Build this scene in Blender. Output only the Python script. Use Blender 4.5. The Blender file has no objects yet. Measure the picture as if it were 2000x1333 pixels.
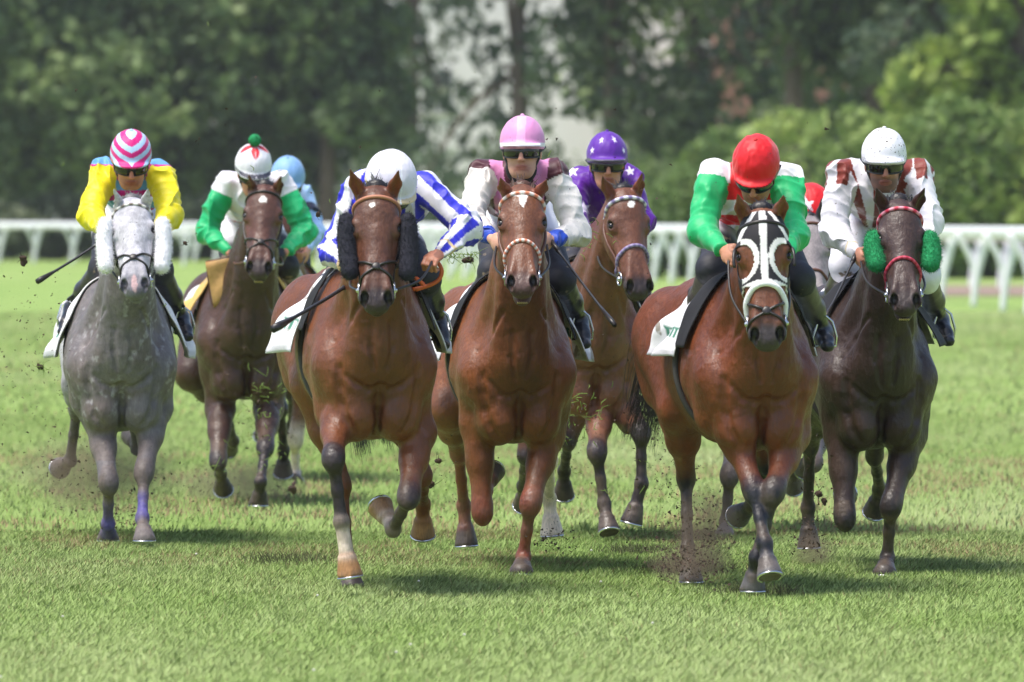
import bpy, math, random
import numpy as np
from mathutils import Vector, Matrix
S = bpy.context.scene
COL = S.collection
R = math.radians
# ------------------------------------------------------------------ camera
CAMZ, FPX, HY = 1.83, 16667.0, 395.0
cd = bpy.data.cameras.new("camera"); cam = bpy.data.objects.new("camera", cd); COL.objects.link(cam)
cam.location = (0, 0, CAMZ); cam.rotation_euler = (R(90), 0, 0)
cd.sensor_width = 36; cd.lens = 300; cd.shift_y = -(666.5 - HY) / 2000.0
cd.clip_start = 1; cd.clip_end = 3000
cd.dof.use_dof = True; cd.dof.focus_distance = 41.5; cd.dof.aperture_fstop = 5.2
S.camera = cam
# ------------------------------------------------------------------ world and sun
SUN_EL, SUN_AZ = 60, -40          # azimuth: degrees to the left of straight behind the riders
w = bpy.data.worlds.new("World"); S.world = w; w.use_nodes = True
nt = w.node_tree; sky = nt.nodes.new('ShaderNodeTexSky'); sky.sky_type = 'NISHITA'; sky.sun_disc = False
bg = nt.nodes['Background']; nt.links.new(sky.outputs[0], bg.inputs[0]); bg.inputs[1].default_value = 0.15
sd = bpy.data.lights.new("sun", 'SUN'); sun = bpy.data.objects.new("sun", sd); COL.objects.link(sun)
sd.energy = 2.8; sd.angle = R(22); sd.color = (1, .95, .87)
el, az = R(SUN_EL), R(SUN_AZ)
sdir = Vector((math.sin(az) * math.cos(el), -math.cos(az) * math.cos(el) * .5, math.sin(el))).normalized()
sun.rotation_euler = (-sdir).to_track_quat('-Z', 'Y').to_euler()
sky.sun_elevation = math.asin(sdir.z); sky.sun_rotation = math.atan2(sdir.x, sdir.y)
sky.air_density = 1.0; sky.dust_density = 2.5; sky.ozone_density = 1.0
S.view_settings.view_transform = 'Standard'; S.view_settings.look = 'None'
S.view_settings.exposure = 0.72; S.view_settings.gamma = 1
S.cycles.max_bounces = 6; S.cycles.transparent_max_bounces = 4

# ------------------------------------------------------------------ helpers
rng = np.random.default_rng(7)
def P(px, py, y):
    """point at distance y whose image is at photo pixel (px, py)"""
    return np.array([(px - 1000) * y / FPX, y, CAMZ - (py - HY) * y / FPX])
def unit(v):
    v = np.asarray(v, float); return v / max(np.linalg.norm(v), 1e-9)
def lin(c):
    return tuple(((x / 255) / 12.92 if x / 255 <= .04045 else ((x / 255 + .055) / 1.055) ** 2.4) for x in c)
def reach(a, px, py, L, sgn):
    """joint seen at (px,py) at bone length L from a; sgn +1 nearer the camera, -1 farther"""
    y = a[1]
    for _ in range(6):
        p = P(px, py, y); lat = math.hypot(p[0] - a[0], p[2] - a[2])
        y = a[1] - sgn * math.sqrt(max(L * L - lat * lat, 0))
    return P(px, py, y)

def tag(o, label=None, cat=None, group=None, kind=None):
    if label: o['label'] = label
    if cat: o['category'] = cat
    if group: o['group'] = group
    if kind: o['kind'] = kind
    return o
def empty(name, loc):
    o = bpy.data.objects.new(name, None); COL.objects.link(o); o.location = loc; o.empty_display_size = .2; return o
def link_mesh(name, V, F, mat, parent=None, smooth=True, cols=None, nrm=None):
    me = bpy.data.meshes.new(name)
    V = np.asarray(V, np.float32); 
    q = parent
    while q is not None: V = V - np.array(q.location, np.float32); q = q.parent
    if isinstance(F, np.ndarray) and F.ndim == 2:
        k = F.shape[1]; n = len(F)
        me.vertices.add(len(V)); me.vertices.foreach_set('co', V.ravel())
        me.loops.add(n * k); me.loops.foreach_set('vertex_index', F.astype(np.int32).ravel())
        me.polygons.add(n); me.polygons.foreach_set('loop_start', np.arange(n, dtype=np.int32) * k)
        me.update(calc_edges=True)
    else:
        me.from_pydata(V.tolist(), [], [list(map(int, f)) for f in F])
    me.polygons.foreach_set('use_smooth', [smooth] * len(me.polygons))
    if cols is not None:
        ca = me.color_attributes.new('Col', 'FLOAT_COLOR', 'POINT')
        c4 = np.ones((len(V), 4), np.float32); c4[:, :3] = cols; ca.data.foreach_set('color', c4.ravel())
    me.materials.append(mat)
    if nrm is None: me.validate()
    else: a = me.attributes.new('custom_normal', 'FLOAT_VECTOR', 'POINT'); a.data.foreach_set('vector', np.asarray(nrm, np.float32).ravel())
    o = bpy.data.objects.new(name, me); COL.objects.link(o)
    if parent is not None: o.parent = parent
    return o

# ------------------------------------------------------------------ materials
def mat(name, col=None, rough=.6, attr=False, bump=0, bscale=60, bdist=.01, spec=.5, metal=0, coat=0, sheen=0, var=0, vscale=8, trans=0, stretch=None, dirt=None):
    m = bpy.data.materials.new(name); m.use_nodes = True; t = m.node_tree; b = t.nodes['Principled BSDF']
    b.inputs['Roughness'].default_value = rough; b.inputs['Metallic'].default_value = metal
    b.inputs['Specular IOR Level'].default_value = spec; b.inputs['Coat Weight'].default_value = coat
    if sheen: b.inputs['Sheen Weight'].default_value = sheen; b.inputs['Sheen Roughness'].default_value = .4
    if attr:
        a = t.nodes.new('ShaderNodeAttribute'); a.attribute_name = 'Col'; src = a.outputs['Color']
    else:
        a = t.nodes.new('ShaderNodeRGB'); a.outputs[0].default_value = (*col, 1); src = a.outputs[0]
    tc = t.nodes.new('ShaderNodeTexCoord'); co = tc.outputs['Object']
    if stretch:
        mp = t.nodes.new('ShaderNodeMapping'); mp.inputs['Scale'].default_value = stretch; t.links.new(co, mp.inputs[0]); cob = mp.outputs[0]
    else: cob = co
    if var:
        n = t.nodes.new('ShaderNodeTexNoise'); n.inputs['Scale'].default_value = vscale; n.inputs['Detail'].default_value = 6; n.inputs['Roughness'].default_value = .65
        t.links.new(co, n.inputs[0])
        mr = t.nodes.new('ShaderNodeMapRange'); mr.inputs[1].default_value = .3; mr.inputs[2].default_value = .7
        mr.inputs[3].default_value = 1 - var; mr.inputs[4].default_value = 1 + var; t.links.new(n.outputs[0], mr.inputs[0])
        mx = t.nodes.new('ShaderNodeVectorMath'); mx.operation = 'SCALE'; t.links.new(src, mx.inputs[0]); t.links.new(mr.outputs[0], mx.inputs['Scale']); src = mx.outputs[0]
    if dirt:      # small mud flecks: (colour, scale, threshold)
        v = t.nodes.new('ShaderNodeTexNoise'); v.inputs['Scale'].default_value = dirt[1]; v.inputs['Detail'].default_value = 3; t.links.new(co, v.inputs[0])
        st = t.nodes.new('ShaderNodeMapRange'); st.inputs[1].default_value = dirt[2]; st.inputs[2].default_value = dirt[2] + .03; t.links.new(v.outputs[0], st.inputs[0])
        mx = t.nodes.new('ShaderNodeMix'); mx.data_type = 'RGBA'; t.links.new(st.outputs[0], mx.inputs['Factor']); t.links.new(src, mx.inputs['A']); mx.inputs['B'].default_value = (*dirt[0], 1); src = mx.outputs['Result']
    t.links.new(src, b.inputs['Base Color'])
    if name == 'horse_coat' or name == 'dapple_coat':      # veins and fine hair lie
        rn = t.nodes.new('ShaderNodeTexNoise'); rn.noise_type = 'RIDGED_MULTIFRACTAL'; rn.inputs['Scale'].default_value = 6.5; rn.inputs['Detail'].default_value = 3; mp2 = t.nodes.new('ShaderNodeMapping'); mp2.inputs['Scale'].default_value = (1, 1, .6)
        t.links.new(co, mp2.inputs[0]); t.links.new(mp2.outputs[0], rn.inputs[0]); b0 = t.nodes.new('ShaderNodeBump'); b0.inputs['Strength'].default_value = .5; b0.inputs['Distance'].default_value = .006; t.links.new(rn.outputs[0], b0.inputs['Height'])
        hn = t.nodes.new('ShaderNodeTexNoise'); hn.inputs['Scale'].default_value = 120; hn.inputs['Detail'].default_value = 3; mp3 = t.nodes.new('ShaderNodeMapping'); mp3.inputs['Scale'].default_value = (1, 1, .22)
        t.links.new(co, mp3.inputs[0]); t.links.new(mp3.outputs[0], hn.inputs[0]); b1 = t.nodes.new('ShaderNodeBump'); b1.inputs['Strength'].default_value = .5; b1.inputs['Distance'].default_value = .004; t.links.new(hn.outputs[0], b1.inputs['Height']); t.links.new(b0.outputs[0], b1.inputs['Normal']); pre = b1.outputs[0]
        rr = t.nodes.new('ShaderNodeMapRange'); rr.inputs[1].default_value = .3; rr.inputs[2].default_value = .7; rr.inputs[3].default_value = rough - .12; rr.inputs[4].default_value = rough + .2; t.links.new(hn.outputs[0], rr.inputs[0]); t.links.new(rr.outputs[0], b.inputs['Roughness'])
        cm = t.nodes.new('ShaderNodeMapRange'); cm.inputs[1].default_value = .35; cm.inputs[2].default_value = .65; cm.inputs[3].default_value = .86; cm.inputs[4].default_value = 1.14; t.links.new(hn.outputs[0], cm.inputs[0]); m9 = t.nodes.new('ShaderNodeVectorMath'); m9.operation = 'SCALE'; t.links.new(src, m9.inputs[0]); t.links.new(cm.outputs[0], m9.inputs['Scale']); t.links.new(m9.outputs[0], b.inputs['Base Color'])
    else: pre = None
    if bump:
        n = t.nodes.new('ShaderNodeTexNoise'); n.inputs['Scale'].default_value = bscale; n.inputs['Detail'].default_value = 5; t.links.new(cob, n.inputs[0])
        bp = t.nodes.new('ShaderNodeBump'); bp.inputs['Strength'].default_value = bump; bp.inputs['Distance'].default_value = bdist
        t.links.new(n.outputs[0], bp.inputs['Height'])
        if pre: t.links.new(pre, bp.inputs['Normal'])
        t.links.new(bp.outputs[0], b.inputs['Normal'])
    if trans:
        tr = t.nodes.new('ShaderNodeBsdfTranslucent'); t.links.new(src, tr.inputs[0]); ms = t.nodes.new('ShaderNodeMixShader'); ms.inputs[0].default_value = trans
        t.links.new(b.outputs[0], ms.inputs[1]); t.links.new(tr.outputs[0], ms.inputs[2]); t.links.new(ms.outputs[0], t.nodes['Material Output'].inputs[0])
    return m
MUD = (.06, .04, .025)
M = dict(
    coat=mat('horse_coat', attr=True, rough=.44, bump=.45, bscale=22, bdist=.015, spec=.45, var=.22, vscale=9, dirt=((.10,.065,.04),95,.70)),
    grey=mat('dapple_coat', attr=True, rough=.55, bump=.4, bscale=17, bdist=.018, spec=.4, var=.24, vscale=15, dirt=((.05,.04,.035),95,.70)),
    skin=mat('skin', attr=True, rough=.5, bump=.1, bscale=90, bdist=.002, spec=.4, var=.06, vscale=30),
    silk=mat('racing_silk', attr=True, rough=.5, bump=.6, bscale=14, bdist=.016, spec=.35, sheen=.2, stretch=(1, 1, .45), dirt=(MUD, 70, .70)),
    cap=mat('cap_silk', attr=True, rough=.52, bump=.55, bscale=13, bdist=.010, spec=.4, sheen=.2, stretch=(1, 1, .5), dirt=(MUD, 80, .70)),
    muddycap=mat('muddy_cap_silk', attr=True, rough=.5, bump=.5, bscale=13, bdist=.010, dirt=(MUD, 75, .62)),
    breech=mat('white_breeches', attr=True, rough=.65, bump=.5, bscale=22, bdist=.008, dirt=((.2, .15, .1), 9, .64)),
    boot=mat('boot_leather', attr=True, rough=.3, bump=.4, bscale=24, bdist=.008, spec=.5, dirt=((.11, .09, .075), 16, .66)),
    lens=mat('goggle_lens', (.010, .009, .008), rough=.10, spec=.5, coat=.25),
    frame=mat('goggle_frame', (.02, .02, .022), rough=.4),
    eye=mat('horse_eye', (.008, .005, .004), rough=.22, spec=.5),
    mane=mat('mane_hair', (.012, .009, .009), rough=.45, var=.3),
    manebrown=mat('brown_mane_hair', (.07, .028, .014), rough=.45, var=.3),
    manegrey=mat('grey_mane_hair', (.09, .085, .09), rough=.5, var=.3),
    leather=mat('black_leather', (.018, .014, .013), rough=.4, bump=.2, bscale=80, bdist=.003),
    brown=mat('brown_leather', (.10, .035, .018), rough=.4, bump=.2, bscale=80, bdist=.003),
    tan=mat('tan_leather', (.32, .14, .08), rough=.5, bump=.2, bscale=80, bdist=.003),
    beadorange=mat('orange_white_webbing', attr=True, rough=.6),
    steel=mat('steel', (.55, .56, .58), rough=.25, metal=1),
    whip=mat('whip_leather', (.02, .02, .024), rough=.35, bump=.4, bscale=70, bdist=.004),
    fleecew=mat('white_fleece', (.84, .83, .85), rough=.95, bump=.6, bscale=90, bdist=.005, var=.08, vscale=40),
    fleeceb=mat('black_fleece', (.014, .014, .024), rough=.95, bump=.6, bscale=90, bdist=.005, var=.3, vscale=60),
    fleeceg=mat('green_fleece', (.01, .23, .075), rough=.95, bump=.6, bscale=90, bdist=.005, var=.25, vscale=60),
    fleecer=mat('red_fleece', (.5, .02, .02), rough=.95, bump=.6, bscale=90, bdist=.005, var=.2, vscale=60),
    cloth=mat('saddle_cloth', attr=True, rough=.8, bump=.6, bscale=14, bdist=.012, dirt=((.3, .27, .24), 6, .62)),
    orange=mat('orange_rein', (.55, .10, .02), rough=.5, bump=.3, bscale=60, bdist=.003),
    hood=mat('black_hood', attr=True, rough=.75, bump=.3, bscale=90, bdist=.003),
    teeth=mat('teeth', (.55, .42, .16), rough=.4),
)

def vnoise(p, sc, seed=0, octv=3):
    out = 0; amp = 1.; tot = 0
    for o in range(octv):
        q = p * sc * 2 ** o + seed * 17.3 + o * 5.1; i = np.floor(q).astype(np.int64); f = q - i; f = f * f * (3 - 2 * f); v = 0
        for a in (0, 1):
            for b in (0, 1):
                for c in (0, 1):
                    h = ((i[:, 0] + a) * 73856093 ^ (i[:, 1] + b) * 19349663 ^ (i[:, 2] + c) * 83492791) & 0xffffff
                    h = (h * 1103515245 + 12345) & 0x7fffffff; r = ((h >> 8) & 0xffff) / 65535.
                    v = v + r * np.where(a, f[:, 0], 1 - f[:, 0]) * np.where(b, f[:, 1], 1 - f[:, 1]) * np.where(c, f[:, 2], 1 - f[:, 2])
        out = out + amp * v; tot += amp; amp *= .5
    return out / tot
# ------------------------------------------------------------------ signed-distance modelling
class Prim: pass
def rc(a, b, r1, r2, k=.03, tag='coat', flat=None, fs=1., sub=False):
    p = Prim(); p.t = 'rc'; p.a = np.array(a, float); p.b = np.array(b, float); p.r1, p.r2, p.k, p.tag, p.sub = r1, r2, k, tag, sub
    p.flat = None if flat is None else unit(flat); p.fs = fs
    m = max(r1, r2) * max(1, fs); p.lo = np.minimum(p.a, p.b) - m; p.hi = np.maximum(p.a, p.b) + m; return p
def ell(c, r, k=.03, tag='coat', rot=None, sub=False, noise=0):
    p = Prim(); p.t = 'ell'; p.c = np.array(c, float); p.r = np.array(r, float); p.k, p.tag, p.sub = k, tag, sub
    p.rot = np.eye(3) if rot is None else np.array(rot, float)        # rows are the local axes
    e = np.sqrt(((p.rot * p.r[:, None]) ** 2).sum(0)); p.lo = p.c - e; p.hi = p.c + e; p.noise = noise; return p
def dist(p, X, Y, Z, grow=0.):
    if p.t == 'rc':
        d = p.b - p.a; L2 = max(d @ d, 1e-9)
        vx, vy, vz = X - p.a[0], Y - p.a[1], Z - p.a[2]
        t = np.clip((vx * d[0] + vy * d[1] + vz * d[2]) / L2, 0, 1)
        vx = vx - t * d[0]; vy = vy - t * d[1]; vz = vz - t * d[2]
        if p.flat is not None:
            s = (vx * p.flat[0] + vy * p.flat[1] + vz * p.flat[2]); q = s * (1 / p.fs - 1)
            vx = vx + q * p.flat[0]; vy = vy + q * p.flat[1]; vz = vz + q * p.flat[2]
        return np.sqrt(vx * vx + vy * vy + vz * vz) - (p.r1 + (p.r2 - p.r1) * t) - grow
    if p.t == 'ell':
        vx, vy, vz = X - p.c[0], Y - p.c[1], Z - p.c[2]; k0 = 0; k1 = 0
        for i in range(3):
            q = (vx * p.rot[i, 0] + vy * p.rot[i, 1] + vz * p.rot[i, 2]) / (p.r[i] + grow); k0 = k0 + q * q; k1 = k1 + (q / (p.r[i] + grow)) ** 2
        k0 = np.sqrt(k0); return k0 * (k0 - 1) / np.maximum(np.sqrt(k1), 1e-6)
    if p.t == 'plane':
        return (X - p.c[0]) * p.n[0] + (Y - p.c[1]) * p.n[1] + (Z - p.c[2]) * p.n[2]
    if p.t == 'hoof':
        return np.maximum(dist(p.cone, X, Y, Z, grow), dist(p.cut, X, Y, Z) - grow)
def plane(c, n):
    p = Prim(); p.t = 'plane'; p.c = np.array(c, float); p.n = unit(n); return p
def hoofprim(a, b, r1, r2, n, k=.012, tag='hoof'):
    p = Prim(); p.t = 'hoof'; p.cone = rc(a, b, r1, r2); p.cut = plane(b, n); p.k, p.tag, p.sub = k, tag, False
    p.lo, p.hi = p.cone.lo, p.cone.hi; return p
def smin(a, b, k):
    h = np.maximum(k - np.abs(a - b), 0) / k; return np.minimum(a, b) - h * h * k * .25
def sdf(prims, pts, grow=0.):
    X, Y, Z = pts[:, 0], pts[:, 1], pts[:, 2]; F = np.full(len(pts), 9.)
    for p in prims:
        d = dist(p, X, Y, Z, grow)
        F = -smin(-F, d, p.k) if p.sub else smin(F, d, p.k)
    return F
def axis(lo, hi, h, fine=None):
    if fine is None: return np.arange(lo, hi + h, h, dtype=np.float32)
    fl, fh, hf = fine; fl = max(fl, lo); fh = min(fh, hi)
    a = np.arange(fl - h, lo - h, -h)[::-1]; b = np.arange(fl, fh, hf); c = np.arange(fh, hi + h, h)
    return np.concatenate([a, b, c]).astype(np.float32)
def surface(prims, h, fine=None, grow=0., cut=None, deform=None):
    """surface nets over the blended primitives -> verts, quads"""
    add = [p for p in prims if not p.sub]
    lo = np.min([p.lo for p in add], 0) - 3 * h - grow; hi = np.max([p.hi for p in add], 0) + 3 * h + grow
    ax = [axis(lo[i], hi[i], h, None if fine is None else (fine[0][i], fine[1][i], fine[2])) for i in range(3)]
    F = np.full([len(a) for a in ax], .25, np.float32)
    for p in prims:
        m = p.k + 3 * h + grow; sl = []
        for i in range(3):
            i0 = max(np.searchsorted(ax[i], p.lo[i] - m) - 1, 0); i1 = min(np.searchsorted(ax[i], p.hi[i] + m) + 1, len(ax[i])); sl.append(slice(i0, i1))
        sl = tuple(sl)
        X = ax[0][sl[0]][:, None, None]; Y = ax[1][sl[1]][None, :, None]; Z = ax[2][sl[2]][None, None, :]
        if X.size * Y.size * Z.size == 0: continue
        d = dist(p, X, Y, Z, grow); f = F[sl]
        F[sl] = -smin(-f, d, p.k) if p.sub else smin(f, d, p.k)
    if cut is not None:
        for q in cut: F = np.maximum(F, dist(q, ax[0][:, None, None], ax[1][None, :, None], ax[2][None, None, :])).astype(np.float32)
    ins = F < 0
    n = [s - 1 for s in F.shape]
    c = np.zeros(n, np.int8)
    for dx in (0, 1):
        for dy in (0, 1):
            for dz in (0, 1): c += ins[dx:n[0] + dx, dy:n[1] + dy, dz:n[2] + dz]
    act = np.argwhere((c > 0) & (c < 8)); idx = np.full(n, -1, np.int32); idx[tuple(act.T)] = np.arange(len(act))
    corner = [(a, b, d) for a in (0, 1) for b in (0, 1) for d in (0, 1)]
    val = {q: F[act[:, 0] + q[0], act[:, 1] + q[1], act[:, 2] + q[2]] for q in corner}
    acc = np.zeros((len(act), 3)); cnt = np.zeros(len(act))
    for q in corner:
        for a in range(3):
            if q[a]: continue
            q2 = list(q); q2[a] = 1; q2 = tuple(q2); u, v = val[q], val[q2]; mk = (u < 0) != (v < 0)
            t = np.where(mk, u / np.where(mk, u - v, 1), 0)
            pos = np.stack([np.where(i == a, t, q[i]) * 1. for i in range(3)], 1) if False else np.array(q, float)[None, :].repeat(len(act), 0)
            pos[:, a] = t; acc += pos * mk[:, None]; cnt += mk
    loc = acc / np.maximum(cnt, 1)[:, None]; V = np.empty((len(act), 3))
    for i in range(3):
        a0 = ax[i][act[:, i]]; a1 = ax[i][act[:, i] + 1]; V[:, i] = a0 + (a1 - a0) * loc[:, i]
    quads = []
    for a in range(3):
        b, d = [(1, 2), (2, 0), (0, 1)][a]
        s0 = [slice(None)] * 3; s1 = [slice(None)] * 3; s0[a] = slice(0, -1); s1[a] = slice(1, None)
        e0, e1 = ins[tuple(s0)], ins[tuple(s1)]; e = np.argwhere(e0 != e1)
        ok = (e[:, b] > 0) & (e[:, d] > 0) & (e[:, b] < F.shape[b] - 1) & (e[:, d] < F.shape[d] - 1); e = e[ok]
        fl = e0[tuple(e.T)]
        def g(ob, od):
            k = e.copy(); k[:, b] -= ob; k[:, d] -= od; return idx[tuple(k.T)]
        q = np.stack([g(1, 1), g(0, 1), g(0, 0), g(1, 0)], 1); q[~fl] = q[~fl][:, ::-1]; quads.append(q)
    Q = np.concatenate(quads); Q = Q[(Q >= 0).all(1)]
    # one gentle smoothing pass
    for _ in range(1):
        s = np.zeros_like(V); cn = np.zeros(len(V))
        for i in range(4):
            j = (i + 1) % 4; np.add.at(s, Q[:, i], V[Q[:, j]]); np.add.at(cn, Q[:, i], 1)
            np.add.at(s, Q[:, j], V[Q[:, i]]); np.add.at(cn, Q[:, j], 1)
        V = V * .5 + .5 * s / np.maximum(cn, 1)[:, None]
    return V, Q
def blend_cols(prims, V, pal, soft=.010, grow=0.):
    """colour of every vertex from the nearest tagged primitives"""
    pr = [p for p in prims if not p.sub]; D = {}
    for p in pr:
        d = dist(p, V[:, 0], V[:, 1], V[:, 2], grow); D[p.tag] = np.minimum(D.get(p.tag, 9.), d)
    tags = list(D); A = np.stack([D[t] for t in tags], 1); A = A - A.min(1, keepdims=True)
    W = np.exp(-A / soft); W /= W.sum(1, keepdims=True); C = np.array([pal[t] for t in tags])
    return W @ C
def nearest_tag(prims, V):
    D = {}
    for p in prims:
        if p.sub: continue
        d = dist(p, V[:, 0], V[:, 1], V[:, 2]); D[p.tag] = np.minimum(D.get(p.tag, 9.), d)
    tags = list(D); A = np.stack([D[t] for t in tags], 1); return np.array(tags)[A.argmin(1)]
def tube(pts, r, seg=6, flat=None, caps=True):
    pts = [np.array(p, float) for p in pts]; n = len(pts); rr = r if hasattr(r, '__len__') else [r] * n; V = []; F = []
    prev = None
    for i, p in enumerate(pts):
        t = unit(pts[min(i + 1, n - 1)] - pts[max(i - 1, 0)])
        up = prev if prev is not None else (np.array([0, 0, 1.]) if abs(t[2]) < .9 else np.array([1., 0, 0]))
        s = unit(np.cross(t, up)); u = unit(np.cross(s, t)); prev = u
        for j in range(seg):
            a = 2 * math.pi * j / seg; V.append(p + rr[i] * (math.cos(a) * s + math.sin(a) * u))
    for i in range(n - 1):
        for j in range(seg):
            k = (j + 1) % seg; F.append((i * seg + j, i * seg + k, (i + 1) * seg + k, (i + 1) * seg + j))
    if caps: F.append(tuple(range(seg))[::-1]); F.append(tuple((n - 1) * seg + j for j in range(seg)))
    return V, F
def merge(parts):
    V, F, o = [], [], 0
    for v, f in parts: V += list(v); F += [tuple(i + o for i in q) for q in f]; o += len(v)
    return V, F
def spline(pts, n=24):
    pts = [np.array(p, float) for p in pts]; P0 = [2 * pts[0] - pts[1]] + pts + [2 * pts[-1] - pts[-2]]; out = []
    m = len(pts) - 1
    for i in range(n + 1):
        u = min(i / n * m, m - 1e-6); k = int(u); t = u - k; a, b, c, d = P0[k:k + 4]
        out.append(.5 * ((2 * b) + (c - a) * t + (2 * a - 5 * b + 4 * c - d) * t * t + (3 * b - a - 3 * c + d) * t ** 3))
    return out
def strands(roots, tips, r=.004, bend=None, n=5, jit=.01, seg=3):
    parts = []
    for a, b in zip(roots, tips):
        a = np.array(a); b = np.array(b); mid = (a + b) / 2 + (bend if bend is not None else 0) + rng.normal(0, jit, 3)
        q = spline([a, mid, b], n); parts.append(tube(q, [r * (1 - .8 * i / n) for i in range(n + 1)], seg, caps=False))
    return merge(parts)
def torus_pts(c, u, v, ru, rv, n=24, a0=0, a1=360):
    return [np.array(c) + math.cos(R(a0 + (a1 - a0) * i / n)) * ru * np.array(u) + math.sin(R(a0 + (a1 - a0) * i / n)) * rv * np.array(v) for i in range(n + 1)]
# ------------------------------------------------------------------ ground
def ground_material():
    m = bpy.data.materials.new('turf'); m.use_nodes = True; t = m.node_tree; b = t.nodes['Principled BSDF']; b.inputs['Roughness'].default_value = .95; b.inputs['Specular IOR Level'].default_value = .15
    tc = t.nodes.new('ShaderNodeTexCoord'); L = t.links.new
    def noise(sc, det, scale=(1, 1, 1)):
        mp = t.nodes.new('ShaderNodeMapping'); mp.inputs['Scale'].default_value = scale; L(tc.outputs['Object'], mp.inputs[0]); n = t.nodes.new('ShaderNodeTexNoise'); n.inputs['Scale'].default_value = sc; n.inputs['Detail'].default_value = det; n.inputs['Roughness'].default_value = .65; L(mp.outputs[0], n.inputs[0]); return n.outputs[0]
    def ramp(src, stops):
        r = t.nodes.new('ShaderNodeValToRGB'); L(src, r.inputs[0]); e = r.color_ramp.elements
        e[0].position, e[0].color = stops[0][0], (*stops[0][1], 1); e[1].position, e[1].color = stops[-1][0], (*stops[-1][1], 1)
        for p, c in stops[1:-1]: q = e.new(p); q.color = (*c, 1)
        return r.outputs[0]
    big = ramp(noise(.22, 4, (1, .35, 1)), [(.34, (.20, .30, .075)), (.5, (.235, .34, .095)), (.66, (.28, .36, .12))])
    fine = ramp(noise(9, 5, (1, .3, 1)), [(.3, (.62, .66, .55)), (.7, (1.3, 1.25, 1.3))])
    mx = t.nodes.new('ShaderNodeMix'); mx.data_type = 'RGBA'; mx.blend_type = 'MULTIPLY'; mx.inputs['Factor'].default_value = 1; L(big, mx.inputs['A']); L(fine, mx.inputs['B'])
    soil = ramp(noise(1.6, 6, (1, .5, 1)), [(.60, (0, 0, 0)), (.70, (.55, .55, .55))]); m2 = t.nodes.new('ShaderNodeMix'); m2.data_type = 'RGBA'; L(soil, m2.inputs['Factor']); L(mx.outputs['Result'], m2.inputs['A']); m2.inputs['B'].default_value = (.13, .10, .05, 1)
    L(m2.outputs['Result'], b.inputs['Base Color'])
    bp = t.nodes.new('ShaderNodeBump'); bp.inputs['Strength'].default_value = .6; bp.inputs['Distance'].default_value = .04; L(noise(14, 6), bp.inputs['Height']); L(bp.outputs[0], b.inputs['Normal'])
    return m
g = link_mesh('ground', [(-250, 3, 0), (250, 3, 0), (250, 800, 0), (-250, 800, 0)], [(0, 1, 2, 3)], ground_material()); tag(g, kind='structure')
pth = link_mesh('path', [(5.0, 166, .02), (60, 158, .02), (60, 178, .02), (4.2, 186, .02)], [(0, 1, 2, 3)], mat('sandy_path', (.24, .17, .13), rough=.95, var=.2, vscale=.6)); tag(pth, kind='structure')
# grass blades on the near course
def blades(n, y0, y1, w, h):
    y = np.sqrt(rng.uniform(y0 ** 2, y1 ** 2, n)); x = rng.uniform(-1, 1, n) * (y * .0625 + .4)
    p = np.stack([x, y, np.zeros(n)], 1); d = vnoise(p * [1, .45, 1], 1.3, 5); tuft = vnoise(p * [1, .6, 1], 5.5, 9); pat = vnoise(p * [1, .3, 1], .45, 12)
    hh = h * rng.uniform(.45, 1.15, n) * (.65 + 1.0 * np.clip(tuft - .30, 0, 1)) ; a = rng.uniform(0, 2 * math.pi, n); ln = rng.uniform(.15, .75, n) * hh; b = rng.uniform(-.9, .9, n) + (rng.random(n) < .5) * 0
    dx, dy = np.cos(a) * ln + .012, np.sin(a) * ln; ww = w * rng.uniform(.6, 1.3, n); sx, sy = np.cos(b) * ww, np.sin(b) * ww; z = np.zeros(n)
    V = np.stack([np.stack([x - sx, y - sy, z], 1), np.stack([x + sx, y + sy, z], 1), np.stack([x + .45 * dx + sx * .8, y + .45 * dy + sy, hh * .62], 1), np.stack([x + dx, y + dy, hh], 1)], 1).reshape(-1, 3)
    F = np.arange(4 * n).reshape(n, 4)[:, ::1]
    c0, c1, c2, c3 = np.array([.215, .33, .085]), np.array([.30, .41, .145]), np.array([.40, .46, .23]), np.array([.24, .20, .10])
    t = np.clip((d - .3) * 1.6 + rng.normal(0, .15, n), 0, 1)[:, None]; C = c0 * (1 - t) + c1 * t; t2 = np.clip((pat - .42) * 2.2 + rng.normal(0, .18, n), 0, 1)[:, None] * .8; C = C * (1 - t2) + c2 * t2
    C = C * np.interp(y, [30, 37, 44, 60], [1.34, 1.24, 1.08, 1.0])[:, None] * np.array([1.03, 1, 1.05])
    wear = np.clip((vnoise(p * [1, .5, 1], 1.9, 21) - np.where((y > 42.5) & (y < 62), .46, .62)) * 9, 0, 1) * np.clip((y - 40) / 5, 0, 1); br = ((rng.random(n) < .03 + .45 * wear))[:, None]; C = np.where(br, c3 * rng.uniform(.7, 1.6, n)[:, None], C)
    hh *= 1 - .5 * wear
    N = np.array([0, -.25, 1.]) + np.repeat(rng.normal(0, .16, (n, 3)), 4, 0); N /= np.linalg.norm(N, axis=1)[:, None]
    return V, F, np.repeat(C, 4, 0), N
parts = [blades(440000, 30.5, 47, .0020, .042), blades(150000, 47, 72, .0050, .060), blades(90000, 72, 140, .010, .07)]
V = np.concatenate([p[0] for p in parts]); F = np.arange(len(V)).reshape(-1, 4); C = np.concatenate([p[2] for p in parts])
gr = link_mesh('grass', V, F, mat('grass_blade', attr=True, rough=.6, spec=.15, trans=.25), cols=C, nrm=np.concatenate([p[3] for p in parts])); tag(gr, 'short green race course grass', 'grass', kind='stuff')
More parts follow.
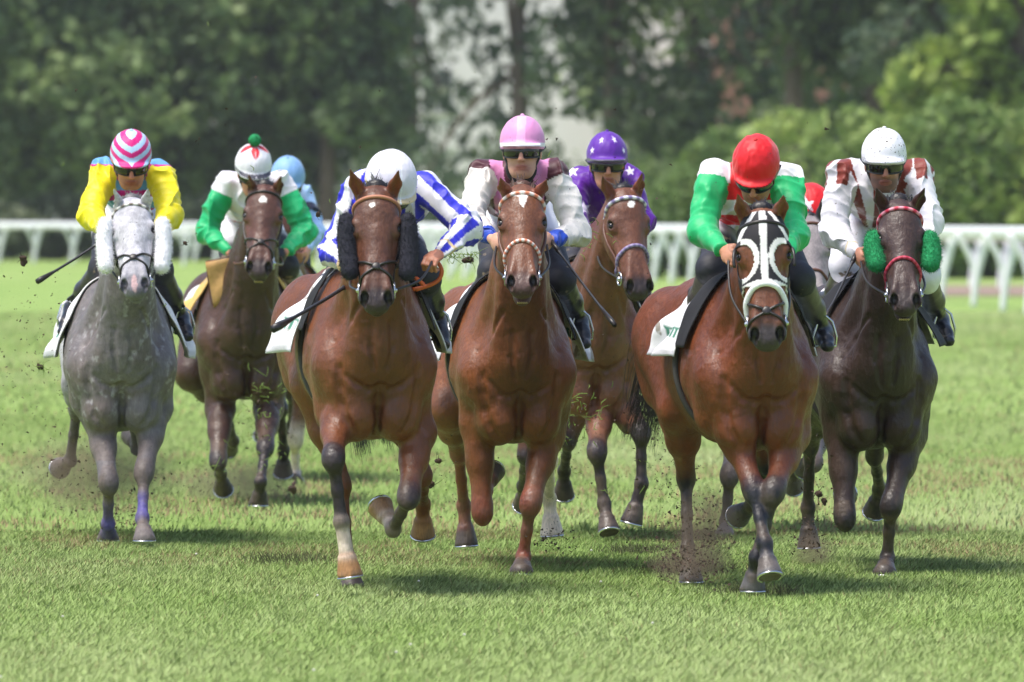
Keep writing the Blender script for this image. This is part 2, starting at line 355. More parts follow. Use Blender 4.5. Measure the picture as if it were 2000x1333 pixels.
# white clover heads
cl = []
for i in range(12):
    y = rng.uniform(31.5, 44); x = rng.uniform(-1, 1) * y * .06; cl.append(surface([ell((x, y, .045), (.008, .008, .006), .002)], .004))
V2, F2 = merge(cl); o = link_mesh('clover_heads', V2, F2, mat('clover', (.62, .6, .52), rough=.9)); tag(o, 'tiny white clover heads in the near grass', 'clover', kind='stuff')
# ------------------------------------------------------------------ rails
white = mat('white_rail_plastic', (.74, .75, .77), rough=.45, var=.05, vscale=2)
def running_rail(ctrl, label, zoff=0.):
    pts = []
    for px, py, top in ctrl:
        y = FPX * CAMZ / (py - HY); p = P(px, py, y); zt = CAMZ - (top - HY) * y / FPX; pts.append(np.array([p[0], y, zt]))
    sp_ = spline(pts, 600); L = [0]
    for a, b in zip(sp_, sp_[1:]): L.append(L[-1] + float(np.linalg.norm((b - a)[:2])))
    L = np.array(L); A_ = np.array(sp_); e = empty('running_rail', (A_[300][0], A_[300][1], 0)); tag(e, label, 'rail')
    at = lambda s: np.array([np.interp(s, L, A_[:, i]) for i in range(3)])
    SPC = 2.6; n = int(L[-1] / SPC); VV, FF = [], []; prof = [(math.cos(a) * .05, math.sin(a) * .105) for a in np.linspace(0, 2 * math.pi, 13)[:-1]]
    ss = np.linspace(0, L[-1], 2 * n + 1)
    for i, s in enumerate(ss):
        c = at(s); t = unit((at(min(s + .1, L[-1])) - at(max(s - .1, 0))) * [1, 1, 0]); q = np.array([t[1], -t[0], 0])
        for u, v in prof: VV.append(c + q * u + np.array([0, 0, v - .105]))
    m = len(prof); FF = [(i * m + j, i * m + (j + 1) % m, (i + 1) * m + (j + 1) % m, (i + 1) * m + j) for i in range(len(ss) - 1) for j in range(m)]
    link_mesh('rail_tube', VV, FF, white, e); kp = 0
    s = .5
    while s < L[-1] - 1:
        c = at(s); px = 1000 + FPX * c[0] / c[1]; c2 = at(s + .5); rate = max(abs(1000 + FPX * c2[0] / c2[1] - px) / .5, 3)
        t = unit((at(s + .2) - at(s)) * [1, 1, 0]); q = np.array([t[1], -t[0], 0]); q = q if q[0] > 0 else -q
        base = np.array([c[0], c[1], 0.]); zt = c[2] - .16; V1, F1 = tube(spline([base + np.array([0, 0, -.05]), base + np.array([0, 0, zt * .45]) + q * .07, base + q * .24 + np.array([0, 0, zt])], 8), [.048 + .045 * j / 8 for j in range(9)], 8)
        V3, F3 = tube(spline([base + np.array([0, 0, zt * .40]) + q * .05, base + np.array([0, 0, zt * .72]) - q * .06, base - q * .30 + np.array([0, 0, zt + .06])], 8), [.045 + .012 * j / 8 for j in range(9)], 8)
        if kp < 98: link_mesh('post', *merge([(V1, F1), (V3, F3)]), white, e); kp += 1
        s += float(np.interp(px, [0, 350, 900, 1310, 1500, 2000], [78, 62, 30, 32, 48, 56])) / rate
running_rail([(2120, 634, 443), (2000, 617, 443), (1850, 594, 442), (1600, 574, 441), (1310, 556, 439), (900, 546, 437), (350, 521, 435), (0, 515, 434), (-250, 512, 434)], 'white plastic running rail curving along the course, the nearer of the two')
running_rail([(2300, 580, 455), (2000, 566, 453), (1600, 552, 452), (1310, 541, 450), (900, 531, 449), (350, 511, 449), (0, 508, 452), (-250, 505, 452)], 'farther white running rail showing low behind the nearer rail')
# ------------------------------------------------------------------ trees and hedge
leafm = mat('tree_leaf', attr=True, rough=.55, spec=.3, trans=.3); barkm = mat('bark', (.10, .075, .055), rough=.9, bump=1, bscale=8, bdist=.05, var=.3, vscale=2)
def leaves(lobes, n, size, col, var=.5, fill=.5, gap=(.9, .36)):
    L = np.array(lobes, float); wt = L[:, 3] * L[:, 4] * L[:, 5]; k = rng.choice(len(L), n, p=wt / wt.sum()); u = rng.normal(0, 1, (n, 3)); u /= np.linalg.norm(u, axis=1)[:, None]
    rad = rng.uniform(fill, 1.08, n) ** .6; c = L[k, :3] + u * L[k, 3:6] * rad[:, None]; keep = (vnoise(c * [1, .25, 1], gap[0], 3) > gap[1]) | (rng.random(n) < .08); c = c[keep]; k = k[keep]; n = len(c)
    a = rng.normal(0, 1, (n, 3)); a /= np.linalg.norm(a, axis=1)[:, None]; b = np.cross(a, rng.normal(0, 1, (n, 3))); b /= np.linalg.norm(b, axis=1)[:, None]; s = (size * rng.uniform(.5, 1.3, n))[:, None]
    V = np.stack([c - a * s, c + b * s * .55, c + a * s, c - b * s * .55], 1).reshape(-1, 3); F = np.arange(4 * n).reshape(n, 4)
    t = np.clip(vnoise(c, .42, 8) * 2.6 - .8 + rng.normal(0, .15, n), 0, 1)[:, None]; C = np.array(col)[None] * (1 - var + 2 * var * t) * (1 + rng.normal(0, .10, (n, 1))); C[:, 0] *= 1 + .25 * (t[:, 0] - .5)
    return V, F, np.repeat(C, 4, 0)
def tree(name, px, dist_, top, spread, col, label, n=5200, size=.26, base=0.35, trunk=.28, lobes=9, sparse=.5, group='trees beyond the running rails', gap=(.9, .36), lean=0):
    x = (px - 1000) * dist_ / FPX; ht = top; e = empty(name, (x, dist_, 0)); tag(e, label, 'tree', group)
    lb = [(x, dist_, ht * .62, spread * .55, spread * .5, ht * .34)]
    for i in range(lobes):
        a = rng.uniform(0, 2 * math.pi); r = spread * rng.uniform(.35, .8); z = ht * rng.uniform(base + .05, .93); q = rng.uniform(.28, .5) * spread; f = 1 - .45 * max(0, z / ht - .6) / .4
        lb.append((x + math.cos(a) * r * f, dist_ + math.sin(a) * r * .7 * f, z, q, q, q * .8))
    V, F, C = leaves(lb, n, size, col, fill=sparse, gap=gap); link_mesh('crown', V, F, leafm, e, smooth=False, cols=C)
    tr = [tube(spline([(x, dist_, -.1), (x + .08 + lean * .4, dist_, ht * .3), (x - .1 + lean, dist_ + .1, ht * .75)], 8), [trunk * (1.25 - .09 * i) for i in range(9)], 10)]
    for q in lb[1:6]: tr.append(tube(spline([(x + lean * .3, dist_, ht * rng.uniform(.22, .5)), ((x + q[0]) / 2, (dist_ + q[1]) / 2, (ht * .35 + q[2]) / 2 + .3), q[:3]], 5), [trunk * (.42 - .06 * i) for i in range(6)], 6))
    link_mesh('trunk', *merge(tr), barkm, e)
DG, MG, YG, GG = (.10, .145, .08), (.155, .225, .085), (.25, .33, .075), (.15, .205, .11)
T_ = [('broadleaf_tree', -60, 225, 15, 5.2, MG, 'grey green tree at the far left edge'), ('broadleaf_tree', 130, 238, 17, 5.0, GG, 'tall dark tree behind the yellow sleeved rider'), ('broadleaf_tree', 330, 228, 16, 4.6, MG, 'broad tree behind the gap between the first two riders'),
      ('broadleaf_tree', 520, 236, 17, 4.8, GG, 'full tree above the pompom rider'), ('broadleaf_tree', 636, 226, 15, 2.8, MG, 'olive green tree left of the pale gaps in the foliage'), ('broadleaf_tree', 20, 262, 19, 6.0, DG, 'dark tree farther back at the far left'),
      ('broadleaf_tree', 430, 265, 20, 6.4, DG, 'dark tree farther back behind the second rider'), ('dark_tree', 800, 248, 18, 4.0, DG, 'dark open tree left of the pink capped rider')]
for q in T_: tree(q[0], q[1], q[2] + 48, q[3] * 1.1, q[4] * 1.2, q[5], q[6], n=15000 if q[1] < 700 else 3200, base=-.02 if q[1] < 700 else .08, lobes=16, size=.28)
tree('dark_tree', 1010, 262, 19, 4.8, DG, 'dark open tree above the pink cap with white gaps in it', n=6500, gap=(.8, .45), base=.03, lobes=14)
tree('dark_tree', 1190, 244, 18, 3.8, (.075, .11, .05), 'loose tree above the purple cap', n=5500, gap=(.8, .45), base=.03, lobes=14)
tree('dark_tree', 1350, 252, 19, 3.9, MG, 'loose green tree with brick colour showing through it', n=6500, gap=(.8, .45), base=.03, lobes=14)
tree('slim_tree', 1545, 236, 19, 3.4, (.08, .12, .045), 'tree with a brown trunk above the red cap', n=7000, base=.12, trunk=.28, lobes=14)
tree('slim_tree', 1700, 246, 19, 3.6, MG, 'tree between the brown trunk and the black trunk', n=8000, base=.08, lobes=14)
tree('slim_tree', 1822, 232, 19, 3.2, DG, 'tree with a nearly black trunk above the hedge', n=7000, base=.1, trunk=.28, lobes=14)
tree('yellow_green_tree', 1990, 218, 14, 3.4, YG, 'yellow green tree at the right edge', n=6000, base=.18)
tree('slim_tree', 1930, 262, 20, 5, DG, 'dark tree farther back at the right', n=5000, base=.05)
tree('slim_tree', 1480, 275, 20, 4.6, DG, 'dark tree farther back above the red cap', n=8000, base=.05, lobes=14)
for i, (px, d, top, w_) in enumerate([(1345, 205, 2.6, 1.1), (1430, 207, 3.6, 1.5), (1540, 204, 4.0, 1.6), (1650, 206, 4.1, 1.6), (1760, 205, 3.9, 1.6), (1860, 204, 4.3, 1.6), (1960, 206, 4.1, 1.6), (2060, 204, 4.2, 1.6)]):
    x = (px - 1000) * d / FPX; e = empty('hedge_bush', (x, d, 0)); tag(e, ['low end bush of the bright hedge beside the pale gap', 'bright green hedge bush left of the red cap', 'bright green hedge bush behind the red cap', 'bright green hedge bush between the red and the white cap', 'bright green hedge bush behind the muddy white cap', 'tall bright green hedge bush right of the muddy white cap', 'bright green hedge bush near the right edge', 'bright green hedge bush cut by the right edge'][i], 'bush', 'hedge bushes behind the rail')
    V, F, C = leaves([(x, d, top * .5, w_, 1.2, top * .5), (x - .5, d, top * .35, w_, 1.3, top * .38), (x + .5, d - .3, top * .62, w_ * .7, 1, top * .36)], 6000, .15, (.23, .32, .085), var=.4); V[:, 2] = np.maximum(V[:, 2], .01)
    link_mesh('foliage', V, F, leafm, e, smooth=False, cols=C); link_mesh('stem', *merge([tube([(x + k * .2, d, 0), (x + k * .5, d, top * .7)], [.05, .02], 6) for k in (-2, -1, 0, 1, 2)]), barkm, e)
for i, (px, d, top, w_) in enumerate([(-40, 264, 1.9, 2.0), (140, 266, 2.2, 2.2), (300, 265, 2.0, 1.8), (430, 266, 2.1, 1.8)]):
    x = (px - 1000) * d / FPX; e = empty('low_bush', (x, d, 0)); tag(e, ['low dark bush at the left edge behind the rail', 'low dark bush behind the yellow left sleeve', 'low dark bush right of the yellow sleeves', 'low dark bush behind the second rider'][i], 'bush', 'low bushes under the left trees')
    V, F, C = leaves([(x, d, top * .5, w_, 1.0, top * .5)], 3500, .16, (.085, .115, .06)); V[:, 2] = np.maximum(V[:, 2], .01); link_mesh('foliage', V, F, leafm, e, smooth=False, cols=C)
    link_mesh('stem', *merge([tube([(x + k * .3, d, 0), (x + k * .4, d, top * .6)], [.04, .02], 6) for k in (-1, 0, 1)]), barkm, e)
# ------------------------------------------------------------------ buildings behind the trees
def box(x0, x1, y0, y1, z0, z1):
    V = [(x, y, z) for x in (x0, x1) for y in (y0, y1) for z in (z0, z1)]; return V, [(0, 1, 3, 2), (4, 6, 7, 5), (0, 4, 5, 1), (2, 3, 7, 6), (0, 2, 6, 4), (1, 5, 7, 3)]
def building(px0, px1, d, top, colr, label, win, roofc=(.2, .1, .08), floors=3):
    x0, x1 = (px0 - 1000) * d / FPX, (px1 - 1000) * d / FPX; e = empty('building', ((x0 + x1) / 2, d, 0)); tag(e, label, 'building')
    link_mesh('wall', *box(x0, x1, d, d + 9, 0, top), mat('render_wall', colr, rough=.85, var=.06, vscale=.5), e, smooth=False)
    V = [(x0 - .3, d - .3, top), (x1 + .3, d - .3, top), (x1 + .3, d + 9.3, top), (x0 - .3, d + 9.3, top), (x0 + 1.5, d + 4.5, top + 2.4), (x1 - 1.5, d + 4.5, top + 2.4)]
    link_mesh('roof', V, [(0, 1, 5, 4), (1, 2, 5), (2, 3, 4, 5), (3, 0, 4), (3, 2, 1, 0)], mat('roof_tiles', roofc, rough=.8), e, smooth=False)
    gm = mat('window_glass', (.05, .06, .07), rough=.1); n = max(1, int((x1 - x0) / win))
    for f in range(floors):
        for i in range(n):
            xc = x0 + (i + .5) * (x1 - x0) / n; z = top / floors * f + .9
            w_ = link_mesh('window', *box(xc - .5, xc + .5, d - .06, d - .003, z, z + 1.5), gm, e, smooth=False)
            link_mesh('window_frame', *merge([box(xc - .58, xc + .58, d - .09, d - .062, z + 1.5, z + 1.6), box(xc - .62, xc + .62, d - .12, d - .062, z - .12, z - .002), box(xc - .03, xc + .03, d - .09, d - .062, z, z + 1.498)]), mat('frame_paint', (.7, .7, .7), rough=.5), w_, smooth=False)
building(690, 1345, 305, 12.5, (.88, .86, .87), 'white building showing in pale patches through the middle trees', 5.2)
building(1400, 1660, 298, 13, (.32, .15, .115), 'brick red building showing through the trees above the red cap', 2.8)
building(1680, 1990, 312, 9, (.6, .58, .56), 'pale building glimpsed between the right hand trunks', 3.2)
building(-200, 120, 350, 9, (.45, .45, .46), 'grey building hidden behind the far left trees', 3.4)
# white tents and a van in front of the trees
def tent(px, d, w_, h, label, colr=(.74, .74, .77)):
    x = (px - 1000) * d / FPX; e = empty('marquee', (x, d, 0)); tag(e, label, 'marquee', None); m_ = mat('canvas', colr, rough=.8)
    V = [(x - w_, d - 1.5, h * .88), (x + w_, d - 1.5, h * .88), (x + w_, d + 1.5, h * .88), (x - w_, d + 1.5, h * .88), (x, d, h * .97)]; link_mesh('canopy', V, [(0, 1, 4), (1, 2, 4), (2, 3, 4), (3, 0, 4), (3, 2, 1, 0)], m_, e, smooth=False)
    [link_mesh('valance', *box(x - w_ - .01, x + w_ + .01, d + y_, d + y_ + .03, h * .8, h * .89), m_, e, smooth=False) for y_ in (-1.54, 1.51)]
    for sx in (-1, 1):
        for sy in (-1, 1): link_mesh('pole', *tube([(x + sx * (w_ - .06), d + sy * 1.42, 0), (x + sx * (w_ - .06), d + sy * 1.42, h * .88)], .04, 8), white, e)



hz = link_mesh('haze', *box(-255, 255, -3, 805, -1, 26), bpy.data.materials.new('haze_air'), smooth=False); tag(hz, 'thin pale summer haze', 'haze', kind='stuff')
hm = hz.data.materials[0]; hm.use_nodes = True; ht = hm.node_tree; ht.nodes.remove(ht.nodes['Principled BSDF']); pv = ht.nodes.new('ShaderNodeVolumePrincipled'); pv.inputs['Density'].default_value = .00016; pv.inputs['Color'].default_value = (.93, .95, 1, 1)
ht.links.new(pv.outputs[0], ht.nodes['Material Output'].inputs['Volume'])
# ------------------------------------------------------------------ horses
def horse(sp):
    """builds one horse as an Empty with body, eyes, mane, tack; returns frames for the rider"""
    D = sp['D']; cx = sp['cx']; yaw = R(sp['yaw']); k = sp.get('size', 1.); zb = CAMZ - (sp['bottom'] - HY) * D / FPX
    r_ = np.array([math.cos(yaw), math.sin(yaw), 0]); b_ = np.array([-math.sin(yaw), math.cos(yaw), 0]); up = np.array([0, 0, 1.])
    O = np.array([(cx - 1000) * D / FPX, D, zb - .64 * k])
    T = lambda u, v, z: O + k * (u * r_ + v * b_ + z * up)
    rot = np.array([r_, b_, up])
    E = lambda u, v, z, r, kk=.05, tg='coat': ell(T(u, v, z), np.array(r) * k, kk * k, tg, rot)
    RC = lambda a, b, r1, r2, kk=.05, tg='coat', **q: rc(T(*a), T(*b), r1 * k, r2 * k, kk * k, tg, **q)
    root = empty('horse', (O[0], D + .7, 0)); tag(root, sp['label'], 'horse', sp.get('group', 'racehorses galloping in a pack'))
    pr = []
    # trunk
    pr += [E(0, .80, 1.06, (.285, .66, .35)), E(0, 1.25, 1.12, (.235, .45, .30)), E(0, .34, 1.02, (.235, .34, .35), .08)]
    for s in (-1, 1):
        pr += [RC((s * .10, .42, 1.34), (s * .172, .18, 1.0), .10, .105, .10), RC((s * .16, .5, 1.25), (s * .2, .45, 1.0), .10, .10, .08), RC((s * .172, .18, 1.0), (s * .165, .27, .82), .105, .100, .07),
               E(s * .195, .36, 1.0, (.09, .18, .22), .06),
               E(s * .098, .155, .765, (.112, .135, .125), .014), E(s * .11, .15, .93, (.13, .13, .16), .06),
               E(s * .13, 1.52, 1.16, (.165, .30, .25), .06), RC((s * .14, 1.68, 1.1), (s * .15, 1.6, .92), .13, .10, .06)]
    pr += [E(0, .05, 1.06, (.15, .10, .15), .06), E(0, .33, .80, (.17, .2, .15), .05), RC((0, .42, 1.37), (0, 1.35, 1.33), .085, .12, .1), RC((0, .9, .80), (0, 1.3, .92), .12, .12, .1)]
    # head frame
    L = .60 * sp.get('hs', 1.) * k; hs = L / .60
    pol = P(*sp['poll'], D + sp.get('pd', -.22)); mz = reach(pol, *sp['muz'], L, 1)
    if mz[1] > pol[1] - .02: mz = mz + np.array([0, -.03, 0])
    A = unit(mz - pol); cam_ = np.array([0, -1., 0]); N = unit(cam_ - (cam_ @ A) * A); Sx = unit(np.cross(N, A))
    if Sx[0] < 0: Sx = -Sx
    th = R(sp.get('hyaw', 0)); N, Sx = math.cos(th) * N + math.sin(th) * Sx, math.cos(th) * Sx - math.sin(th) * N
    H = lambda s, n, a: pol + hs * (s * Sx + n * N + a * A)
    hrot = np.array([Sx, N, A])
    HE = lambda c, r, kk=.03, tg='head', **q: ell(H(*c), np.array(r) * hs, kk * hs, tg, hrot, **q)
    HR = lambda a, b, r1, r2, kk=.03, tg='head', **q: rc(H(*a), H(*b), r1 * hs, r2 * hs, kk * hs, tg, **q)
    # neck
    poll_in = H(0, -.05, .02); thr = H(0, -.14, .13); nb = T(0, .34, 1.30); nf = T(0, .08, 1.10)
    mid1 = .5 * (poll_in + nb) + up * .03; mid2 = .5 * (thr + nf) + np.array([0, .02, 0])
    pr += [rc(nb, mid1, .15 * k, .10 * k, .09), rc(mid1, poll_in, .10 * k, .072 * k, .06), rc(nf, mid2, .135 * k, .105 * k, .09), rc(mid2, thr, .105 * k, .075 * k, .06),
           rc(.5 * (nb + nf), .5 * (mid1 + mid2), .15 * k, .118 * k, .08), rc(.5 * (mid1 + mid2), .5 * (poll_in + thr), .115 * k, .09 * k, .06)]
    for s in (-1, 1):      # long neck muscles running into the shoulder
        pr += [rc(H(s * .05, -.12, .08), T(s * .085, .03, 1.08), .045 * k, .062 * k, .02), rc(.5 * (mid1 + mid2) + s * .07 * r_, T(s * .12, .22, 1.22), .06 * k, .085 * k, .04)]
    neck_mid = .5 * (mid1 + poll_in)
    # head
    op = sp.get('mouth', .3)
    hp = [HE((0, -.03, .085), (.098, .085, .12)), HR((0, -.05, .12), (0, -.055, .44), .080, .062, .04, flat=Sx, fs=1.12), HE((0, -.012, .15), (.092, .048, .13)),
          HR((0, -.014, .22), (0, -.032, .48), .042, .036, .03), HR((0, -.095, .22), (0, -.08, .46), .070, .056, .04),
          HE((0, -.058, .525), (.068, .056, .075), .03, 'muzzle'), HE((0, -.058, .575), (.054, .042, .034), .02, 'muzzle'),
          HE((0, -.116 - .022 * op, .535), (.044, .030, .055), .02, 'muzzle'), HR((0, -.125, .38), (0, -.118 - .02 * op, .51), .042, .036, .03, 'muzzle')]
    for s in (-1, 1):
        hp += [HE((s * .088, -.028, .185), (.034, .034, .05), .018), HE((s * .084, -.008, .162), (.032, .022, .032), .015), HE((s * .060, -.125, .20), (.048, .092, .13), .03),
               HR((s * .050, -.14, .28), (s * .028, -.12, .47), .040, .032, .03), HR((s * .080, -.055, .24), (s * .066, -.058, .38), .018, .012, .018),
               HE((s * .050, -.032, .540), (.034, .036, .046), .012, 'muzzle'), HR((s * .03, -.004, .36), (s * .052, -.008, .50), .014, .018, .02)]
    subs = []
    for s in (-1, 1):
        subs += [HE((s * .054, -.006, .552), (.019, .026, .030), .007, 'dark', sub=True), HE((s * .058, -.03, .572), (.014, .02, .022), .007, 'dark', sub=True), HE((s * .108, -.012, .19), (.016, .012, .02), .012, 'dark', sub=True)]
    subs += [HE((0, -.094 - .012 * op, .588), (.062, .007 + .010 * op, .055), .006, 'dark', sub=True)]
    # ears
    ed = sp.get('ear', (0.1, .35)); ears = []
    for s in (-1, 1):
        base = H(s * .062, -.035, .015)
        if 'ears' in sp:
            q = sp['ears'][0 if s < 0 else 1]; q = (q[0], q[1] - 7); tip = reach(base, *q, .185 * hs, 1); tip = tip if np.linalg.norm(tip - base) < .2 else base + unit(tip - base) * .19
        else: tip = base + unit(-A + s * ed[0] * Sx + ed[1] * N) * .15 * hs
        md = base * .5 + tip * .5 + s * .006 * Sx; fl = unit(np.cross(np.cross(tip - base, Sx), tip - base)); fl = unit(np.cross(tip - base, Sx))
        ears += [rc(base, md, .033 * hs, .031 * hs, .02, 'ear', flat=fl, fs=.6), rc(md, tip, .030 * hs, .004, .012, 'ear', flat=fl, fs=.6)]
        front = unit(N + .35 * s * Sx); ax_ = unit(tip - base); front = unit(front - (front @ ax_) * ax_); sd_ = np.cross(front, ax_)
        subs.append(ell(base * .47 + tip * .53 + front * .022 * hs, np.array([.018, .018, .066]) * hs, .006, 'dark', np.array([sd_, front, ax_]), sub=True))
    # legs
    legs = sp['legs']; hoofs = []; cutp = []
    def lower(knee, fet, hoof, rear, leg, jr):
        """cannon, fetlock, pastern, hoof"""
        t = leg.get('col', 'points'); sk = leg.get('sock', t)
        ft, f2 = unit(fet - knee), unit(hoof - fet)
        pr.extend([rc(knee, knee * .5 + fet * .5, jr * .74 * k, .0265 * k, .02, t), rc(knee * .5 + fet * .5, fet, .0265 * k, .030 * k, .02, leg.get('cannon', t)),
                   ell(fet, np.array([.039, .041, .043]) * k, .016, leg.get('fet', t)), ell(fet + np.array([0, .022, -.006]) * k, np.array([.028, .026, .03]) * k, .012, leg.get('fet', t)), rc(fet, fet * .45 + hoof * .55, .031 * k, .034 * k, .014, sk)])
        back = np.array([0, 1., .0]); pr.append(rc(knee * .85 + fet * .15 + back * .020 * k, fet + back * .018 * k, .017 * k, .020 * k, .008, t))
        nrm = np.array([0, 0, -1.]) if leg.get('g') else f2
        co = hoof - f2 * min(.082 * k, .46 * float(np.linalg.norm(hoof - fet))); pr.append(ell(co, np.array([.044, .044, .016]) * k, .008, sk, np.array([unit(np.cross(f2, [0, 1, .1])), unit(np.cross(f2, np.cross(f2, [0, 1, .1]))), f2])))
        pr.append(hoofprim(co + f2 * .012 * k, hoof + nrm * .012, .045 * k, .063 * k, nrm, .004, leg.get('hoofcol', 'hoof')))
        hoofs.append((hoof + nrm * .004, nrm, f2, k))
    for nme, s in (('LF', -1), ('RF', 1)):
        g = legs.get(nme)
        if not g: continue
        el = T(s * .165, .27, .82)
        if 'el' in g:
            e2 = P(*g['el'], el[1] + g.get('ed', 0)); pr.append(rc(el, e2, .09 * k, .085 * k, .05)); el = e2
        kn = reach(el, *g['kn'], .43 * k, g['d'][0]); ft = reach(kn, *g['ft'], .27 * k, g['d'][1]); hf = reach(ft, *g['hf'], .155 * k, g['d'][2])
        mid = el * .55 + kn * .45; up_t = g.get('arm', 'coat')
        pr += [rc(el, mid, .086 * k, .064 * k, .04, up_t), rc(mid, kn * .8 + el * .2, .064 * k, .047 * k, .03, up_t), ell(el * .72 + kn * .28 + np.array([0, -.018, 0]), np.array([.062, .06, .11]) * k, .03, up_t)]
        t = g.get('col', 'points')
        dl = unit(unit(kn - el) + unit(ft - kn)) if g['d'][1] >= 0 or np.dot(unit(kn - el), unit(ft - kn)) > .2 else unit(kn - el); xl = unit(np.cross(dl, [0, 1, .05]))
        pr += [rc(kn * .80 + el * .20, kn * .9 + el * .1, .046 * k, .046 * k, .02, 'mix' if t == 'points' else t), rc(kn * .9 + el * .1, kn, .046 * k, .046 * k, .02, t), ell(kn, np.array([.048, .043, .074]) * k, .035, t, np.array([xl, unit(np.cross(dl, xl)), dl]))]
        lower(kn, ft, hf, False, g, .044)
    for nme, s in (('LH', -1), ('RH', 1)):
        g = legs.get(nme)
        if not g: continue
        hip = T(s * .14, 1.50, 1.16)
        st = P(*g['st'], T(s * .17, g.get('sv', 1.15), .9)[1]) if 'st' in g else T(s * .185, 1.15, .88)
        hk = reach(st, *g['hk'], .42 * k, g['d'][0]); ft = reach(hk, *g['ft'], .35 * k, g['d'][1]); hf = reach(ft, *g['hf'], .155 * k, g['d'][2])
        t = g.get('col', 'points'); up_t = g.get('arm', 'coat'); mid = st * .55 + hk * .45
        but = T(s * .13, 1.66, 1.0)
        pr += [rc(hip, st, .17 * k, .105 * k, .08, up_t), rc(but, mid, .12 * k, .075 * k, .07, up_t), rc(st, mid, .098 * k, .07 * k, .05, up_t), rc(mid, hk * .9 + st * .1, .068 * k, .04 * k, .03, up_t),
               ell(hk, np.array([.043, .058, .062]) * k, .02, t), rc(hk * .85 + st * .15, hk, .04 * k, .044 * k, .02, t)]
        lower(hk, ft, hf, True, g, .042)
    # creases between the chest and upper arm muscles, cut where the skin is
    bodyp = [p for p in pr if p.tag == 'coat']
    def crease(path, r=.010, kk=.022):
        pts = []
        for u, z in path:
            c = T(u, .55, z); lo_, hi_ = 0., .8 * k
            for _ in range(12):
                m_ = .5 * (lo_ + hi_)
                if sdf(bodyp, (c - b_ * m_)[None])[0] < 0: lo_ = m_
                else: hi_ = m_
            pts.append(c - b_ * lo_)
        for p, q in zip(pts, pts[1:]):
            if np.linalg.norm(p - q) < .2: subs.append(rc(p, q, r * k, r * k, kk * k, 'n', sub=True))
    jt = lambda: rng.uniform(-.012, .012)
    crease([(0, .90), (0, .84), (0, .78), (0, .72), (.002, .68)], .011, .03)
    for s in (-1, 1):
        crease([(s * .01, .895 + jt()), (s * .05, .885), (s * .10, .90 + jt()), (s * .15, .95 + jt())], .008)
        crease([(s * .185, .98 + jt()), (s * .182, .90), (s * .172, .82 + jt()), (s * .15, .74), (s * .115, .69)], .011, .028)
        crease([(s * .10, 1.30), (s * .14, 1.20 + jt()), (s * .20, 1.10 + jt())], .008)
        crease([(s * .045, 1.20), (s * .05, 1.08 + jt()), (s * .03, .98 + jt())], .008)
    body = pr + hp + ears + subs
    hpts = np.array([H(s, n, a) for s in (-.13, .13) for n in (-.24, .05) for a in (-.18, .62)])
    V, F = surface(body, .0105, fine=(hpts.min(0), hpts.max(0), .0058))
    hq_ = (V - pol) / hs; hd_ = np.clip((.10 - (hq_ @ A)) * 8, 0, 1) + np.clip((-.20 - (hq_ @ N)) * 10, 0, 1); hd_ = np.clip(hd_, 0, 1)
    loc = (V - O) @ rot.T / k; nrm = loc * [1, .6, 1] - [0, .45, 1.0]; nrm = nrm / np.linalg.norm(nrm, axis=1)[:, None]; nrm = nrm @ rot
    r1 = (1 - 2 * np.abs(vnoise(loc * [1, 1, .5], 5.0, int(D * 9), 2) - .5)) ** 6; r2 = (1 - 2 * np.abs(vnoise(loc * [1.2, 1, .6], 13.0, int(D * 5), 2) - .5)) ** 8
    w_ = hd_ * np.clip((loc[:, 2] - .55) / .15, 0, 1); V = V + nrm * ((r2 * .0032 - r1 * .0050) * w_)[:, None]
    # colours
    pal = {q: np.array(lin(c)) for q, c in sp['pal'].items()}
    for a, b in (('head', 'coat'), ('ear', 'coat'), ('muzzle', 'coat'), ('points', 'coat'), ('hoof', 'points'), ('sock', 'coat'), ('dark', 'points'), ('palehoof', 'hoof'), ('wrap', 'points')): pal.setdefault(a, pal[b])
    pal['mix'] = pal['coat'] * .4 + pal['points'] * .6; pal['dark'] = np.array((.008, .006, .006))
    C = blend_cols(body, V, pal, .0065)
    q = (V - pol) / hs; hs_, hn, ha = q @ Sx, q @ N, q @ A
    nh = np.sin(ha * 61 + 2 * np.sin(hs_ * 47)) * .5 + np.sin(hs_ * 83 + ha * 29) * .5
    def mixc(m, c):
        nonlocal C
        m = np.clip(m, 0, 1)[:, None]; C = C * (1 - m) + np.array(c) * m
    nh = (vnoise(q, 42, 3, 2) - .5) * 3.2
    onhead = (ha > -.05) & (ha < .66) & (hn > -.24) & (np.abs(hs_) < .15)
    # darker fine skin round the eyes and down the nose front, nostril interiors
    for s in (-1, 1):
        dn = np.sqrt(((hs_ - s * .055) / .020) ** 2 + ((hn + .012) / .028) ** 2 + ((ha - .553) / .031) ** 2); mixc((1.15 - dn) * 5 * onhead, (.006, .004, .004))
        de = np.sqrt(((hs_ - s * .106) / .03) ** 2 + ((hn + .016) / .03) ** 2 + ((ha - .188) / .034) ** 2); mixc((1.2 - de) * 1.6 * onhead, np.array(pal['head']) * .25)
    if 'star' in sp:
        s0, a0, rs, ra, shape = sp['star']; dd = np.sqrt(((hs_ - s0) / rs) ** 2 + ((ha - a0) / ra) ** 2)
        if shape == 'kite': dd = np.abs(hs_ - s0) / rs / np.clip(1.15 - (ha - a0 + ra) / (2.6 * ra), .02, 1.2) * .9; dd = np.where((ha < a0 - ra) | (ha > a0 + 1.9 * ra), 3, dd)
        mixc((1.0 + .5 * nh - dd) * 5 * onhead * (hn > -.06), lin((235, 228, 222)))
    if 'snip' in sp:
        dd = np.sqrt((hs_ / .016) ** 2 + ((ha - .55) / .05) ** 2); mixc((1.05 + .2 * nh - dd) * 5 * onhead * (hn > -.07), lin(sp['snip']))
